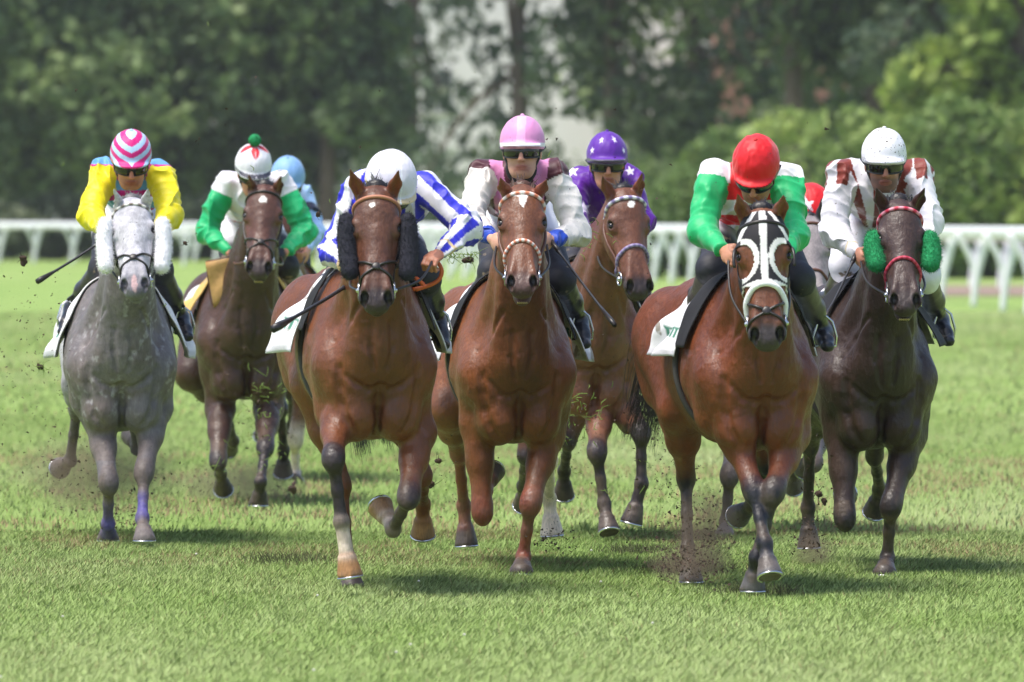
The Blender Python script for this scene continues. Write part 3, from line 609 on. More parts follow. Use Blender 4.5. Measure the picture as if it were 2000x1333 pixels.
    if sp.get('mat', 'coat') == 'coat':      # natural light and dark areas of the coat, darker down the middle of the neck and chest
        n1, n2 = vnoise(loc, 3.2, int(D)), vnoise(loc, 9, int(D) + 3); lo_ = (loc[:, 2] > .55) & ~onhead
        mid_dark = np.clip((.17 - np.abs(loc[:, 0] + (n1 - .5) * .2)) * 9, 0, 1) * np.clip((loc[:, 2] - .72) * 6, 0, 1) * (loc[:, 1] < .5) * sp.get('front_dark', .25)
        C = C * (1 + ((n1 - .5) * .5 + (n2 - .5) * .5) * lo_)[:, None] * (1 - mid_dark * lo_)[:, None]
        C = C * (1 + (vnoise(q, 9, 4) - .5) * .5 * onhead)[:, None]
    mud = np.clip((vnoise(loc, 14, 6) - .46) * 7, 0, 1) * np.clip((.62 - loc[:, 2]) * 5, 0, 1) * .38; C = C * (1 - mud)[:, None] + mud[:, None] * np.array(lin((104, 88, 74)))
    extra = sp.get('paint')
    if extra: C = extra(V, C, q @ hrot.T if False else np.stack([hs_, hn, ha], 1), onhead, (V - O) @ rot.T / k)
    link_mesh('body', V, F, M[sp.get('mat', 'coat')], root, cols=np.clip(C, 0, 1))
    # eyes
    for s in (-1, 1):
        c = H(s * .0985, -.024, .190); pts = [];
        V2, F2 = surface([ell(c, np.array([.0195, .020, .022]) * hs, .01, 'e', hrot)], .005)
        link_mesh('eye', V2, F2, M['eye'], root)
    # hair
    mm = M[sp.get('mane', 'mane')]
    ro, ti = [], []
    lift = sp.get('fore', .05)
    tuft = [rc(H(0, -.03, .03), H(0, -.01, -lift * .6), .036 * hs, .026 * hs, .03, flat=Sx, fs=1.5), rc(H(0, -.01, -lift * .6), H(0, -.08, -lift * .6), .026 * hs, .035 * hs, .03, flat=Sx, fs=1.3)]
    for i in range(700):
        s = rng.uniform(-.050, .050); ro.append(H(s, .0, .03 + rng.uniform(-.02, .02))); ti.append(H(s * 1.3 + rng.normal(0, .014), -.09 + rng.uniform(-.05, .03), -lift * .55 + rng.normal(0, .014)))
    V2, F2 = strands(ro, ti, .0034, n=6, jit=.005, bend=(N * .030 - A * .036) * hs); ro, ti = [], []
    V3, F3 = surface(tuft, .007); V3 = V3 + rng.normal(0, .0012, V3.shape); V2, F2 = merge([(V2, F2), (list(V3), F3.tolist())]); link_mesh('forelock', V2, F2, mm, root)
    for i in range(500):
        t = rng.uniform(0, 1)
        base = (poll_in * (1 - 2 * t) + mid1 * 2 * t) if t < .5 else (mid1 * (2 - 2 * t) + nb * (2 * t - 1))
        base = base + up * (.06 + .03 * t) * k + rng.normal(0, .01, 3); ro.append(base); ti.append(base + np.array([rng.normal(0, .022), .05 + rng.uniform(0, .08), .045 + rng.normal(0, .015)]) * k)
    V2, F2 = strands(ro, ti, .005, n=4, jit=.006); link_mesh('mane', V2, F2, mm, root)
    if sp.get('tail'):
        ro, ti = [], []; t0 = T(0, 1.82, 1.28); tt = sp['tail']; te = P(tt[0], tt[1], t0[1] + .35)
        lk = [te + np.array([rng.normal(0, .07), rng.normal(0, .14), rng.normal(0, .05)]) for _ in range(22)]
        for i in range(800):
            ro.append(t0 + rng.normal(0, .02, 3)); ti.append(lk[i % 22] + rng.normal(0, .022, 3))
        V2, F2 = strands(ro, ti, .0026, bend=np.array([0, .15, .12]), n=7, jit=.035); link_mesh('tail', V2, F2, mm, root)
    # horseshoes
    for c, n, f2, kk in hoofs:
        u = unit(np.cross(n, [1, 0, .01])); v = unit(np.cross(n, u)); fw = unit(np.array([0, -1, 0]) - (np.array([0, -1, 0]) @ n) * n) if abs(n[1]) < .9 else np.array([0, 0, -1.]); sd_ = unit(np.cross(n, fw))
        ring = torus_pts(c + n * .010, fw, sd_, .060 * kk, .056 * kk, 22, -140, 140)
        V2, F2 = tube(ring, .0065, 5); link_mesh('horseshoe', V2, F2, M['steel'], root)
    # ---------------- bridle
    def onface(a, phi, off=.004, n0=-.07):
        c = H(0, n0, a); d = math.sin(R(phi)) * Sx + math.cos(R(phi)) * N; lo, hi = 0., .2 * hs
        for _ in range(14):
            m_ = .5 * (lo + hi)
            if sdf(hp, (c + d * m_)[None])[0] < 0: lo = m_
            else: hi = m_
        return c + d * (lo + off * hs)
    br = sp['bridle']; lm = M[br.get('mat', 'leather')]; w_ = br.get('w', .0075) * hs
    def strap(name, seq, m_, r=w_, beads=None, seg=7):
        pts = spline([onface(a, p, .004) for a, p in seq], 5 * len(seq)); V2, F2 = tube(pts, r, seg)
        cols = None
        if beads:
            V2 = np.array(V2); ii = np.arange(len(V2)) // seg; cols = np.array([beads[0] if (i // 2) % 2 else beads[1] for i in ii])
            m_ = M['beadorange']
        return link_mesh(name, V2, F2, m_, bridle, cols=cols)
    first = [onface(a, p) for a, p in [(.06 + .03 * (1 - math.cos(R(p))), p) for p in range(-115, 116, 15)]]
    bc = br.get('band'); V2, F2 = tube(spline(first, 44), w_ * br.get('bw', 1.2), 7); cols = None; m_ = lm
    if bc: cols = np.array([lin(bc[(i // 7 // 2) % 2]) for i in range(len(V2))]); m_ = M['beadorange']
    bridle = link_mesh('bridle', V2, F2, m_, root, cols=cols)
    if not sp.get('hood'):
        for s in (-1, 1): strap('cheek_strap', [(.05, s * 112), (.15, s * 113), (.25, s * 108), (.36, s * 103), (.455, s * 100)], lm)
    nb_ = br.get('nose', .36); nc = br.get('nosecol'); kind = br.get('kind', 'plain')
    if kind == 'plain':
        strap('noseband', [(nb_ + .05 * (1 - math.cos(R(p))), p) for p in range(-150, 151, 20)], lm, w_ * 1.15, None if not nc else [lin(nc[0]), lin(nc[1])])
    else:       # crossed noseband
        strap('noseband', [(nb_ - .05, -110), (nb_ - .02, -70), (nb_ + .01, -30), (nb_ + .035, 0), (nb_ + .075, 40), (nb_ + .10, 75), (nb_ + .11, 120)], lm, w_ * .9)
        strap('noseband', [(nb_ - .05, 110), (nb_ - .02, 70), (nb_ + .01, 30), (nb_ + .037, 0), (nb_ + .075, -40), (nb_ + .10, -75), (nb_ + .11, -120)], lm, w_ * .9)
        strap('noseband', [(nb_ - .05, p) for p in (-150, -125, -110)], lm, w_ * .9); strap('noseband', [(nb_ - .05, p) for p in (150, 125, 110)], lm, w_ * .9)
        c = onface(nb_ + .035, 0, .006); V2, F2 = surface([ell(c, np.array([.022, .008, .022]) * hs, .01, 'e', hrot, noise=0)], .005); link_mesh('nose_pad', V2, F2, lm, bridle)
    bits = []
    for s in (-1, 1):
        c = onface(.475, s * 98, .014); bits.append(c)
        V2, F2 = tube(torus_pts(c, A, N, .034 * hs, .034 * hs, 20), .0055 * hs, 6); link_mesh('bit_ring', V2, F2, M['steel'], bridle)
        V2, F2 = surface([ell(c, np.array([.016, .014, .014]) * hs, .01)], .005); link_mesh('bit_cheek', V2, F2, M['steel'], bridle)
    if op > .6:
        parts = []
        for i in range(6):
            s = (i - 2.5) * .0095; V2, F2 = surface([ell(H(s, -.085 - .003 * op - .25 * s * s * 20, .585), np.array([.0052, .009, .006]) * hs, .002)], .0028); parts.append((V2, F2))
        V2, F2 = merge(parts); link_mesh('teeth', V2, F2, M['teeth'], root)
        parts = []
        for i in range(6):
            s = (i - 2.5) * .0085; V2, F2 = surface([ell(H(s, -.108 - .02 * op, .582), np.array([.0048, .009, .006]) * hs, .002)], .0028); parts.append((V2, F2))
        V2, F2 = merge(parts); link_mesh('teeth', V2, F2, M['teeth'], root)
    # fleece cheek rolls
    if 'fleece' in sp:
        fm, a0, a1, rad = sp['fleece'][:4]
        for s in (-1, 1):
            if len(sp['fleece']) > 4:
                pa, pb = sp['fleece'][4][0 if s < 0 else 1]; yy = (H(0, -.06, .25))[1]; pts = spline([P(*pa, yy + .02), P((pa[0] + pb[0]) / 2 + s * 3, (pa[1] + pb[1]) / 2, yy - .01), P(*pb, yy - .06)], 6)
            else: pts = [onface(a, s * 108, rad * .8) for a in np.linspace(a0, a1, 6)]
            fp = [rc(pts[i], pts[i + 1], rad * hs * (.92 if i in (0,) else 1), rad * hs, .01) for i in range(len(pts) - 1)]
            V2, F2 = surface(fp, .006)
            nz = np.sin(V2[:, 0] * 310 + 2 * np.sin(V2[:, 2] * 190)) * np.sin(V2[:, 2] * 270 + V2[:, 1] * 240) + rng.normal(0, .45, len(V2))
            cpt = V2 - np.array([pts[np.argmin([np.sum((v - q_) ** 2) for q_ in pts])] for v in V2]) ; cn_ = cpt / np.maximum(np.linalg.norm(cpt, axis=1), .01)[:, None]; V2 = V2 + cn_ * nz[:, None] * .0009; ii = rng.integers(0, len(V2), 1800); V4, F4 = strands(V2[ii] - cn_[ii] * .002, V2[ii] + cn_[ii] * .008 + rng.normal(0, .004, (1800, 3)), .0012, n=1, jit=.001); V2, F2 = merge([(list(V2), F2.tolist()), (V4, F4)])
            link_mesh('cheek_fleece', V2, F2, M[fm], bridle)
    if sp.get('hood'):
        V2, F2 = surface(hp[:5] + hp[9:], .006, grow=.006 * hs)
        q = (V2 - pol) / hs; a_, s_, n_ = q @ A, q @ Sx, q @ N
        hole = np.zeros(len(V2), bool)
        for s in (-1, 1): hole |= (((s_ - s * .090) / .052) ** 2 + ((a_ - .215) / .068) ** 2 + ((n_ + .02) / .1) ** 2) < 1
        keep = (a_ > .0) & (a_ < .345 - .3 * s_ * s_ * 8) & ~hole & (n_ > -.2)
        cw = np.array(lin((225, 222, 220))); cb = np.array(lin((30, 27, 33))); C2 = np.repeat(cb[None], len(V2), 0)
        white = (np.abs(s_) < .0155) & (n_ > -.05)
        for s in (-1, 1): white |= (((s_ - s * .090) / .070) ** 2 + ((a_ - .215) / .090) ** 2 < 1) & (np.abs(s_) < .097 + .0 * a_) & (n_ > -.1)
        white |= (a_ > .315 - 2.4 * s_ * s_ * 0) & (a_ < .36)
        edge = np.abs(np.abs(s_) - (.030 + .62 * (a_ - .0))) < .010; white |= edge & (a_ < .13)
        C2[white] = cw; fk = keep[F2].all(1); used = np.unique(F2[fk]); mp = np.full(len(V2), -1); mp[used] = np.arange(len(used))
        hd = link_mesh('hood', V2[used], mp[F2[fk]], M['hood'], root, cols=C2[used]); sm = hd.modifiers.new('solid', 'SOLIDIFY'); sm.thickness = .004
        # leather blinker cups behind the eye openings and the white fleece noseband
        for s in (-1, 1):
            c = H(s * .104, -.03, .215); V2, F2 = tube(torus_pts(c + Sx * s * .006, A, unit(N + s * Sx * .5), .066 * hs, .045 * hs, 24, 60, 300), .008 * hs, 6); link_mesh('blinker_cup', V2, F2, M['leather'], hd)
        V2, F2 = tube(spline([onface(.335 + .085 * (1 - math.cos(R(p))), p, .008) for p in range(-105, 106, 15)], 50), .013 * hs, 8)
        link_mesh('fleece_noseband', V2, F2, M['fleecew'], bridle)
    # ---------------- saddle cloth and black pad, draped over the back
    trunk = [p for p in pr if p.tag == 'coat']
    def drape(name, v0, v1, amax, off, m_, colf, flare=.0, nu=26, nv=60, wob=.013, sides=(1, 1), seed=0):
        U = np.linspace(0, 1, nu); Ph = np.linspace(-1, 1, nv); G = np.zeros((nu, nv, 3)); dirs = []; cs = []
        for u in U:
            for p in Ph:
                ph = R(amax * abs(p)) * (1 if p >= 0 else -1); v = v0 + (v1 - v0) * u
                cs.append(T(0, v + .05 * abs(p), 1.10)); dirs.append(math.sin(ph) * r_ + math.cos(ph) * up)
        cs = np.array(cs); dirs = np.array(dirs); lo = np.zeros(len(cs)); hi = np.full(len(cs), .6)
        for _ in range(13):
            m2 = .5 * (lo + hi); ins = sdf(trunk, cs + dirs * m2[:, None]) < 0; lo = np.where(ins, m2, lo); hi = np.where(ins, hi, m2)
        uu = np.repeat(U, nv); pp = np.tile(Ph, nu); ap = np.abs(pp)
        o = off + flare * np.where(pp > 0, 1.4, .85) * np.clip(ap - .45, 0, 1) ** 1.3 * (.55 + .8 * uu) + np.clip((v0 + (v1 - v0) * uu - .56) / .15, .08, 1) * (wob * np.sin(uu * 13 + pp * 7 + seed) * (.3 + 2 * ap) + wob * .8 * np.sin(pp * 17 + uu * 5 + seed * 2) * (.3 + 1.4 * ap))
        V2 = cs + dirs * (lo + np.maximum(o, .006))[:, None]
        F2 = np.array([(i * nv + j, (i + 1) * nv + j, (i + 1) * nv + j + 1, i * nv + j + 1) for i in range(nu - 1) for j in range(nv - 1)])
        C2 = np.array([colf(u, p) for u, p in zip(uu, pp)]); ob = link_mesh(name, V2, F2, m_, root, cols=C2); sm = ob.modifiers.new('solid', 'SOLIDIFY'); sm.thickness = .006; return ob
    sc_ = sp.get('cloth', {})
    white = np.array(lin((232, 230, 235))); grn = np.array(lin((70, 125, 105)))
    def clothcol(u, p):
        if .70 < abs(p) < .86 and .25 < u < .75 and ((int(u * 22) % 2 and abs(abs(p) - .78) < .05) or abs(abs(p) - .72) < .012): return grn
        if abs(p) > .955: return np.array(lin((200, 198, 205)))
        return white
    drape('saddle_cloth', sc_.get('v0', .40), sc_.get('v1', 1.02), sc_.get('a', 96), .012, M['cloth'], sc_.get('col', clothcol), sc_.get('flare', .15), nu=40, nv=90, seed=D)
    if sc_.get('pad', True):
        pc = np.array(lin(sc_.get('padcol', (24, 22, 26)))); drape('saddle_pad', sc_.get('p0', .36), .43, sc_.get('pa', 80), .022, M['hood'], lambda u, p: pc, sc_.get('pflare', .02), nv=60, wob=.002)
    V2, F2 = surface([RC((0, .55, 1.47), (0, 1.0, 1.46), .06, .07, .03), RC((.13, .62, 1.40), (.13, .95, 1.38), .03, .04, .05), RC((-.13, .62, 1.40), (-.13, .95, 1.38), .03, .04, .05), RC((0, .50, 1.47), (0, .48, 1.51), .03, .022, .02)], .012)
    link_mesh('saddle', V2, F2, M['leather'], root)
    # girth strap
    gp = []
    for a in np.linspace(-165, 165, 40):
        if abs(a) < 62: continue
        c = T(0, .66, 1.05); d = math.sin(R(a)) * r_ + math.cos(R(a)) * up; lo, hi = 0, .6
        for _ in range(12):
            m_ = .5 * (lo + hi)
            if sdf(trunk, (c + d * m_)[None])[0] < 0: lo = m_
            else: hi = m_
        gp.append((a, c + d * (lo + .008)))
    for s in (-1, 1):
        pts = [p for a, p in gp if a * s > 0]; V2, F2 = tube(pts, .016, 6); link_mesh('girth', V2, F2, mat('girth_webbing', lin(sp.get('girth', (70, 66, 66))), rough=.8), root)
    return dict(root=root, T=T, H=H, bits=bits, r=r_, b=b_, D=D, bridle=bridle, trunk=trunk, k=k)
# ------------------------------------------------------------------ the horses in the photograph
BAY = dict(coat=(104, 57, 29), head=(86, 51, 35), ear=(112, 62, 44), muzzle=(50, 38, 38), points=(42, 32, 33), hoof=(66, 56, 52), sock=(226, 206, 190))
CHEST = dict(coat=(112, 64, 33), head=(106, 63, 39), ear=(124, 70, 50), muzzle=(88, 66, 60), points=(118, 62, 44), hoof=(70, 60, 54), sock=(226, 206, 190))
DBAY = dict(coat=(66, 42, 30), head=(82, 50, 38), ear=(96, 58, 44), muzzle=(52, 40, 38), points=(38, 30, 29), hoof=(52, 44, 40))
BLACKBAY = dict(coat=(52, 36, 29), head=(62, 43, 38), ear=(66, 44, 38), muzzle=(58, 46, 44), points=(40, 32, 31), hoof=(58, 50, 46))
REDBAY = dict(coat=(102, 51, 24), head=(104, 59, 34), ear=(112, 64, 44), muzzle=(50, 42, 42), points=(24, 23, 30), hoof=(92, 88, 90))
GREY = dict(coat=(106, 100, 102), head=(186, 184, 190), ear=(190, 188, 194), muzzle=(112, 108, 114), points=(92, 84, 84), hoof=(104, 96, 94), wrap=(86, 78, 140))
def greypaint(V, C, hq, onhead, bq):
    u, v, z = bq.T; n = vnoise(bq, 5, 1); n2 = vnoise(bq, 34, 2)
    rear = (np.clip((v - .9) / .5, 0, 1) * np.clip((z - .75) / .1, 0, 1))[:, None]; C = C * (1 - rear) + rear * np.array(lin((180, 178, 182)))
    brown = (np.clip((n - .42) * 6, 0, 1) * np.clip((1.55 - z) / .7, 0, 1) * (v < .9) * (~onhead) * (z > .5))[:, None] * .6
    C = C * (1 - brown) + brown * np.array(lin((104, 90, 84)))
    fl = (np.clip((n2 - .60) * 9, 0, 1) * np.clip((n - .40) * 8, 0, 1) * (z > .7) * (~onhead))[:, None] * .8
    C = C * (1 - fl) + fl * np.array(lin((150, 146, 148)))
    hd = (onhead * np.clip((n2 - .5) * 6, 0, 1))[:, None] * .35; C = C * (1 - hd) + hd * np.array(lin((120, 118, 128)))
    m = (onhead & (hq[:, 2] > .42) & (np.abs(hq[:, 0]) < .09))[:, None] * .4
    return C * (1 - m) + m * np.array(lin((96, 94, 104)))
HERD = dict(
 h1=dict(label='dapple grey horse with white fleece cheek rolls and violet leg bandages', D=45.2, cx=239, yaw=4.3, bottom=849, poll=(257, 396), muz=(263, 566), ears=[(223, 376), (289, 376)], hs=1.0, mat='grey', mane='manegrey',
   pal=GREY, paint=greypaint, snip=(222, 178, 176), fleece=('fleecew', .13, .45, .041, [((206, 438), (207, 520)), ((317, 438), (316, 520))]), bridle=dict(mat='leather', kind='cross', band=((225, 222, 214), (120, 110, 100)), w=.0065),
   cloth=dict(pad=False, a=100, v0=.38, v1=1.0), legs=dict(LF=dict(kn=(212, 944), ft=(211, 1024), hf=(211, 1052), d=(1, -1, -1), el=(196, 822), fet='wrap', cannon='wrap', g=1, sock='wrap'), RF=dict(kn=(281, 925), ft=(278, 1013), hf=(282, 1052), d=(1, 1, 1), el=(303, 800), fet='wrap', cannon='wrap', g=1),
    LH=dict(hk=(150, 800), ft=(137, 900), hf=(118, 914), d=(-1, -1, -1)), RH=dict(hk=(258, 800), ft=(268, 876), hf=(258, 852), d=(-1, -1, -1))), mouth=.2),
 h2=dict(label='dark bay horse with a white forehead spot, ridden in green sleeves, second from the left', D=50.8, cx=484, yaw=5.3, bottom=786, poll=(517, 368), muz=(505, 533), ears=[(486, 348), (549, 350)], pal=DBAY, star=(-.002, .115, .026, .032, 'o'), mouth=.9,
   bridle=dict(mat='leather', kind='cross', w=.0065), cloth=dict(a=88, flare=.22, col=lambda u, p: np.array(lin((200, 165, 95))) if u < .6 and abs(p) < .9 else np.array(lin((222, 222, 226))), pad=False, v0=.34),
   legs=dict(LF=dict(kn=(426, 902), ft=(431, 925), hf=(436, 955), d=(1, -1, -1), el=(430, 800)), RF=dict(kn=(518, 876), ft=(509, 942), hf=(505, 984), d=(1, 1, -1), el=(524, 800), g=1),
    LH=dict(st=(376, 730), hk=(440, 800), ft=(456, 862), hf=(447, 876), d=(-1, -1, -1)), RH=dict(hk=(548, 800), ft=(554, 880), hf=(553, 922), d=(1, -1, -1)))),
 h3=dict(label='bay horse with black fleece cheek rolls and one white pastern', D=39.4, cx=742, yaw=8.5, bottom=866, poll=(735, 374), muz=(735, 598), ears=[(684, 338), (778, 340)], pal=dict(BAY, hoof=(156, 112, 70), palehoof=(60, 52, 50)), star=(-.012, .10, .02, .014, 'o'), mouth=.15,
   fleece=('fleeceb', .13, .45, .041, [((677, 432), (684, 530)), ((796, 432), (796, 532))]), bridle=dict(mat='leather', kind='cross', band=((176, 118, 92), (176, 118, 92)), nose=.37), fore=.055, tail=(727, 862),
   legs=dict(LF=dict(kn=(651, 897), ft=(667, 1020), hf=(683, 1122), d=(1, 1, 1), el=(657, 810), sock='sock', g=0), RF=dict(kn=(798, 972), ft=(768, 1034), hf=(744, 992), d=(1, -1, -1), el=(815, 845), sock='sock', hoofcol='hoof'),
    LH=dict(st=(612, 752), hk=(668, 950), ft=(680, 1092), hf=(688, 1146), d=(-1, 1, 1), g=1, hoofcol='palehoof', col='coat', sv=1.2), RH=dict(hk=(826, 930), ft=(826, 985), hf=(826, 1042), d=(1, -1, -1), hoofcol='hoof', col='coat')), cloth=dict(a=98, flare=.22, v0=.46, v1=1.1)),
 h4=dict(label='chestnut horse with a kite shaped star and bared teeth in an orange and white bridle', D=41.6, cx=1017, yaw=6, bottom=873, poll=(1020, 372), muz=(1020, 563), ears=[(977, 354), (1068, 357)], pal=CHEST, star=(.003, .085, .034, .036, 'kite'), mouth=1.6, mane='manebrown',
   bridle=dict(mat='brown', nose=.33, nosecol=((214, 130, 96), (232, 224, 216)), band=((214, 130, 96), (232, 224, 216)), w=.0085),
   legs=dict(LF=dict(kn=(942, 1000), ft=(948, 960), hf=(962, 922), d=(1, -1, -1), el=(934, 830)), RF=dict(kn=(1036, 985), ft=(1022, 1088), hf=(1018, 1116), d=(1, -1, 1), el=(1068, 850), g=1),
    LH=dict(hk=(896, 885), ft=(906, 988), hf=(911, 1062), d=(-1, -1, -1), st=(878, 800), sv=1.2), RH=dict(hk=(1072, 900), ft=(1073, 975), hf=(1078, 1042), d=(-1, -1, -1), col='sock', hoofcol='sock')),
   cloth=dict(a=98, flare=.20, v1=1.06)),
 h5=dict(label='bay horse with turned head, round white star and a lilac bridle', D=45.6, cx=1166, yaw=8, bottom=815, poll=(1221, 376), muz=(1254, 573), ears=[(1176, 352), (1254, 345)], hyaw=20, pal=dict(BAY, coat=(108, 66, 44), head=(100, 60, 42)), star=(.0, .10, .026, .026, 'o'), mouth=.2, pd=-.25,
   bridle=dict(mat='brown', nose=.33, nosecol=((120, 105, 150), (150, 140, 170)), band=((225, 220, 232), (130, 115, 160)), w=.009), fore=.04,
   legs=dict(LF=dict(kn=(1166, 884), ft=(1180, 985), hf=(1189, 1036), d=(1, 1, 1), el=(1172, 795)), RF=dict(kn=(1252, 846), ft=(1253, 945), hf=(1234, 1018), d=(1, -1, -1), el=(1216, 795)),
    LH=dict(hk=(1026, 890), ft=(1022, 950), hf=(1022, 985), d=(-1, -1, -1)), RH=dict(hk=(1110, 862), ft=(1102, 920), hf=(1101, 965), d=(-1, -1, -1)))),
 h6=dict(label='red bay horse in a black hood with white bands, black stockings on all legs', D=39.4, cx=1494, yaw=10.5, bottom=890, poll=(1488, 418), muz=(1500, 672), ears=[(1441, 386), (1531, 386)], pal=REDBAY, hood=1, mouth=.1, pd=-.3, hs=1.07,
   bridle=dict(mat='leather', kind='cross', nose=.42), tail=(1275, 825),
   legs=dict(LF=dict(kn=(1474, 962), ft=(1494, 1062), hf=(1503, 1122), d=(1, 1, 1), el=(1424, 815)), RF=dict(kn=(1511, 962), ft=(1478, 1090), hf=(1470, 1150), d=(1, -1, -1), el=(1545, 850), g=1),
    LH=dict(st=(1330, 800), hk=(1340, 935), ft=(1343, 1075), hf=(1350, 1132), d=(-1, 1, 1), g=1, sv=1.15), RH=dict(hk=(1495, 905), ft=(1470, 985), hf=(1442, 1008), d=(-1, -1, -1))),
   cloth=dict(a=92, flare=.10, v0=.42, v1=.95, p0=.30, pa=84)),
 h7=dict(label='nearly black horse with green fleece cheek rolls and a red bridle, at the right', D=41.6, cx=1728, yaw=8, bottom=884, poll=(1757, 400), muz=(1770, 600), ears=[(1712, 374), (1806, 374)], pal=BLACKBAY, mouth=1.3, hyaw=3,
   fleece=('fleeceg', .16, .40, .043, [((1706, 466), (1712, 515)), ((1815, 466), (1818, 515))]), bridle=dict(mat='leather', nose=.33, nosecol=((170, 35, 60), (190, 70, 95)), band=((190, 40, 70), (226, 150, 165)), w=.008), fore=.06,
   legs=dict(LF=dict(kn=(1650, 1012), ft=(1651, 985), hf=(1651, 968), d=(1, -1, -1), el=(1645, 850)), RF=dict(kn=(1740, 990), ft=(1733, 1090), hf=(1728, 1118), d=(1, -1, 1), el=(1775, 850), g=1),
    LH=dict(hk=(1582, 870), ft=(1578, 992), hf=(1580, 1066), d=(-1, -1, -1), st=(1600, 790)), RH=dict(hk=(1708, 890), ft=(1718, 955), hf=(1708, 998), d=(-1, -1, -1))),
   cloth=dict(a=80, flare=.10, v1=.95, p0=.28, pa=82, pflare=.10)),
 h8=dict(label='brown horse hidden behind two others, only its legs with a white sock showing', D=55, cx=560, yaw=5, bottom=762, poll=(540, 395), muz=(530, 540), pal=BAY, legs=dict(RF=dict(kn=(576, 862), ft=(577, 925), hf=(577, 945), d=(1, -1, 1), sock='sock', col='sock'), LF=dict(kn=(520, 830), ft=(520, 850), hf=(522, 840), d=(1, -1, -1)),
    LH=dict(hk=(520, 770), ft=(515, 830), hf=(512, 850), d=(-1, -1, -1)), RH=dict(hk=(570, 770), ft=(570, 830), hf=(570, 850), d=(-1, -1, -1))), bridle=dict(mat='leather'), group='racehorses galloping in a pack'),
 h9=dict(label='dark grey horse half hidden between the red bay and the nearly black horse', D=46.5, cx=1520, yaw=6, bottom=835, poll=(1578, 432), muz=(1590, 600), ears=[(1548, 400), (1605, 394)], hyaw=-8, pal=dict(GREY, head=(128, 120, 122), coat=(96, 88, 90), ear=(62, 58, 64), points=(84, 72, 68)), mat='grey', mane='mane',
   bridle=dict(mat='brown'), legs=dict(LF=dict(kn=(1425, 930), ft=(1418, 1020), hf=(1415, 1048), d=(1, -1, 1), el=(1445, 830), g=1), RF=dict(kn=(1588, 905), ft=(1580, 900), hf=(1572, 915), d=(1, -1, -1), el=(1592, 840)),
    LH=dict(hk=(1480, 860), ft=(1480, 925), hf=(1478, 950), d=(-1, -1, -1)), RH=dict(hk=(1550, 860), ft=(1550, 920), hf=(1550, 950), d=(-1, -1, -1)))),
)
FR = {}
import sys, time
ONLY = None
for key, sp in HERD.items():
    if ONLY and key not in ONLY: continue
    t0 = time.time(); FR[key] = horse(sp); print(key, 'built', round(time.time() - t0, 1), 's')
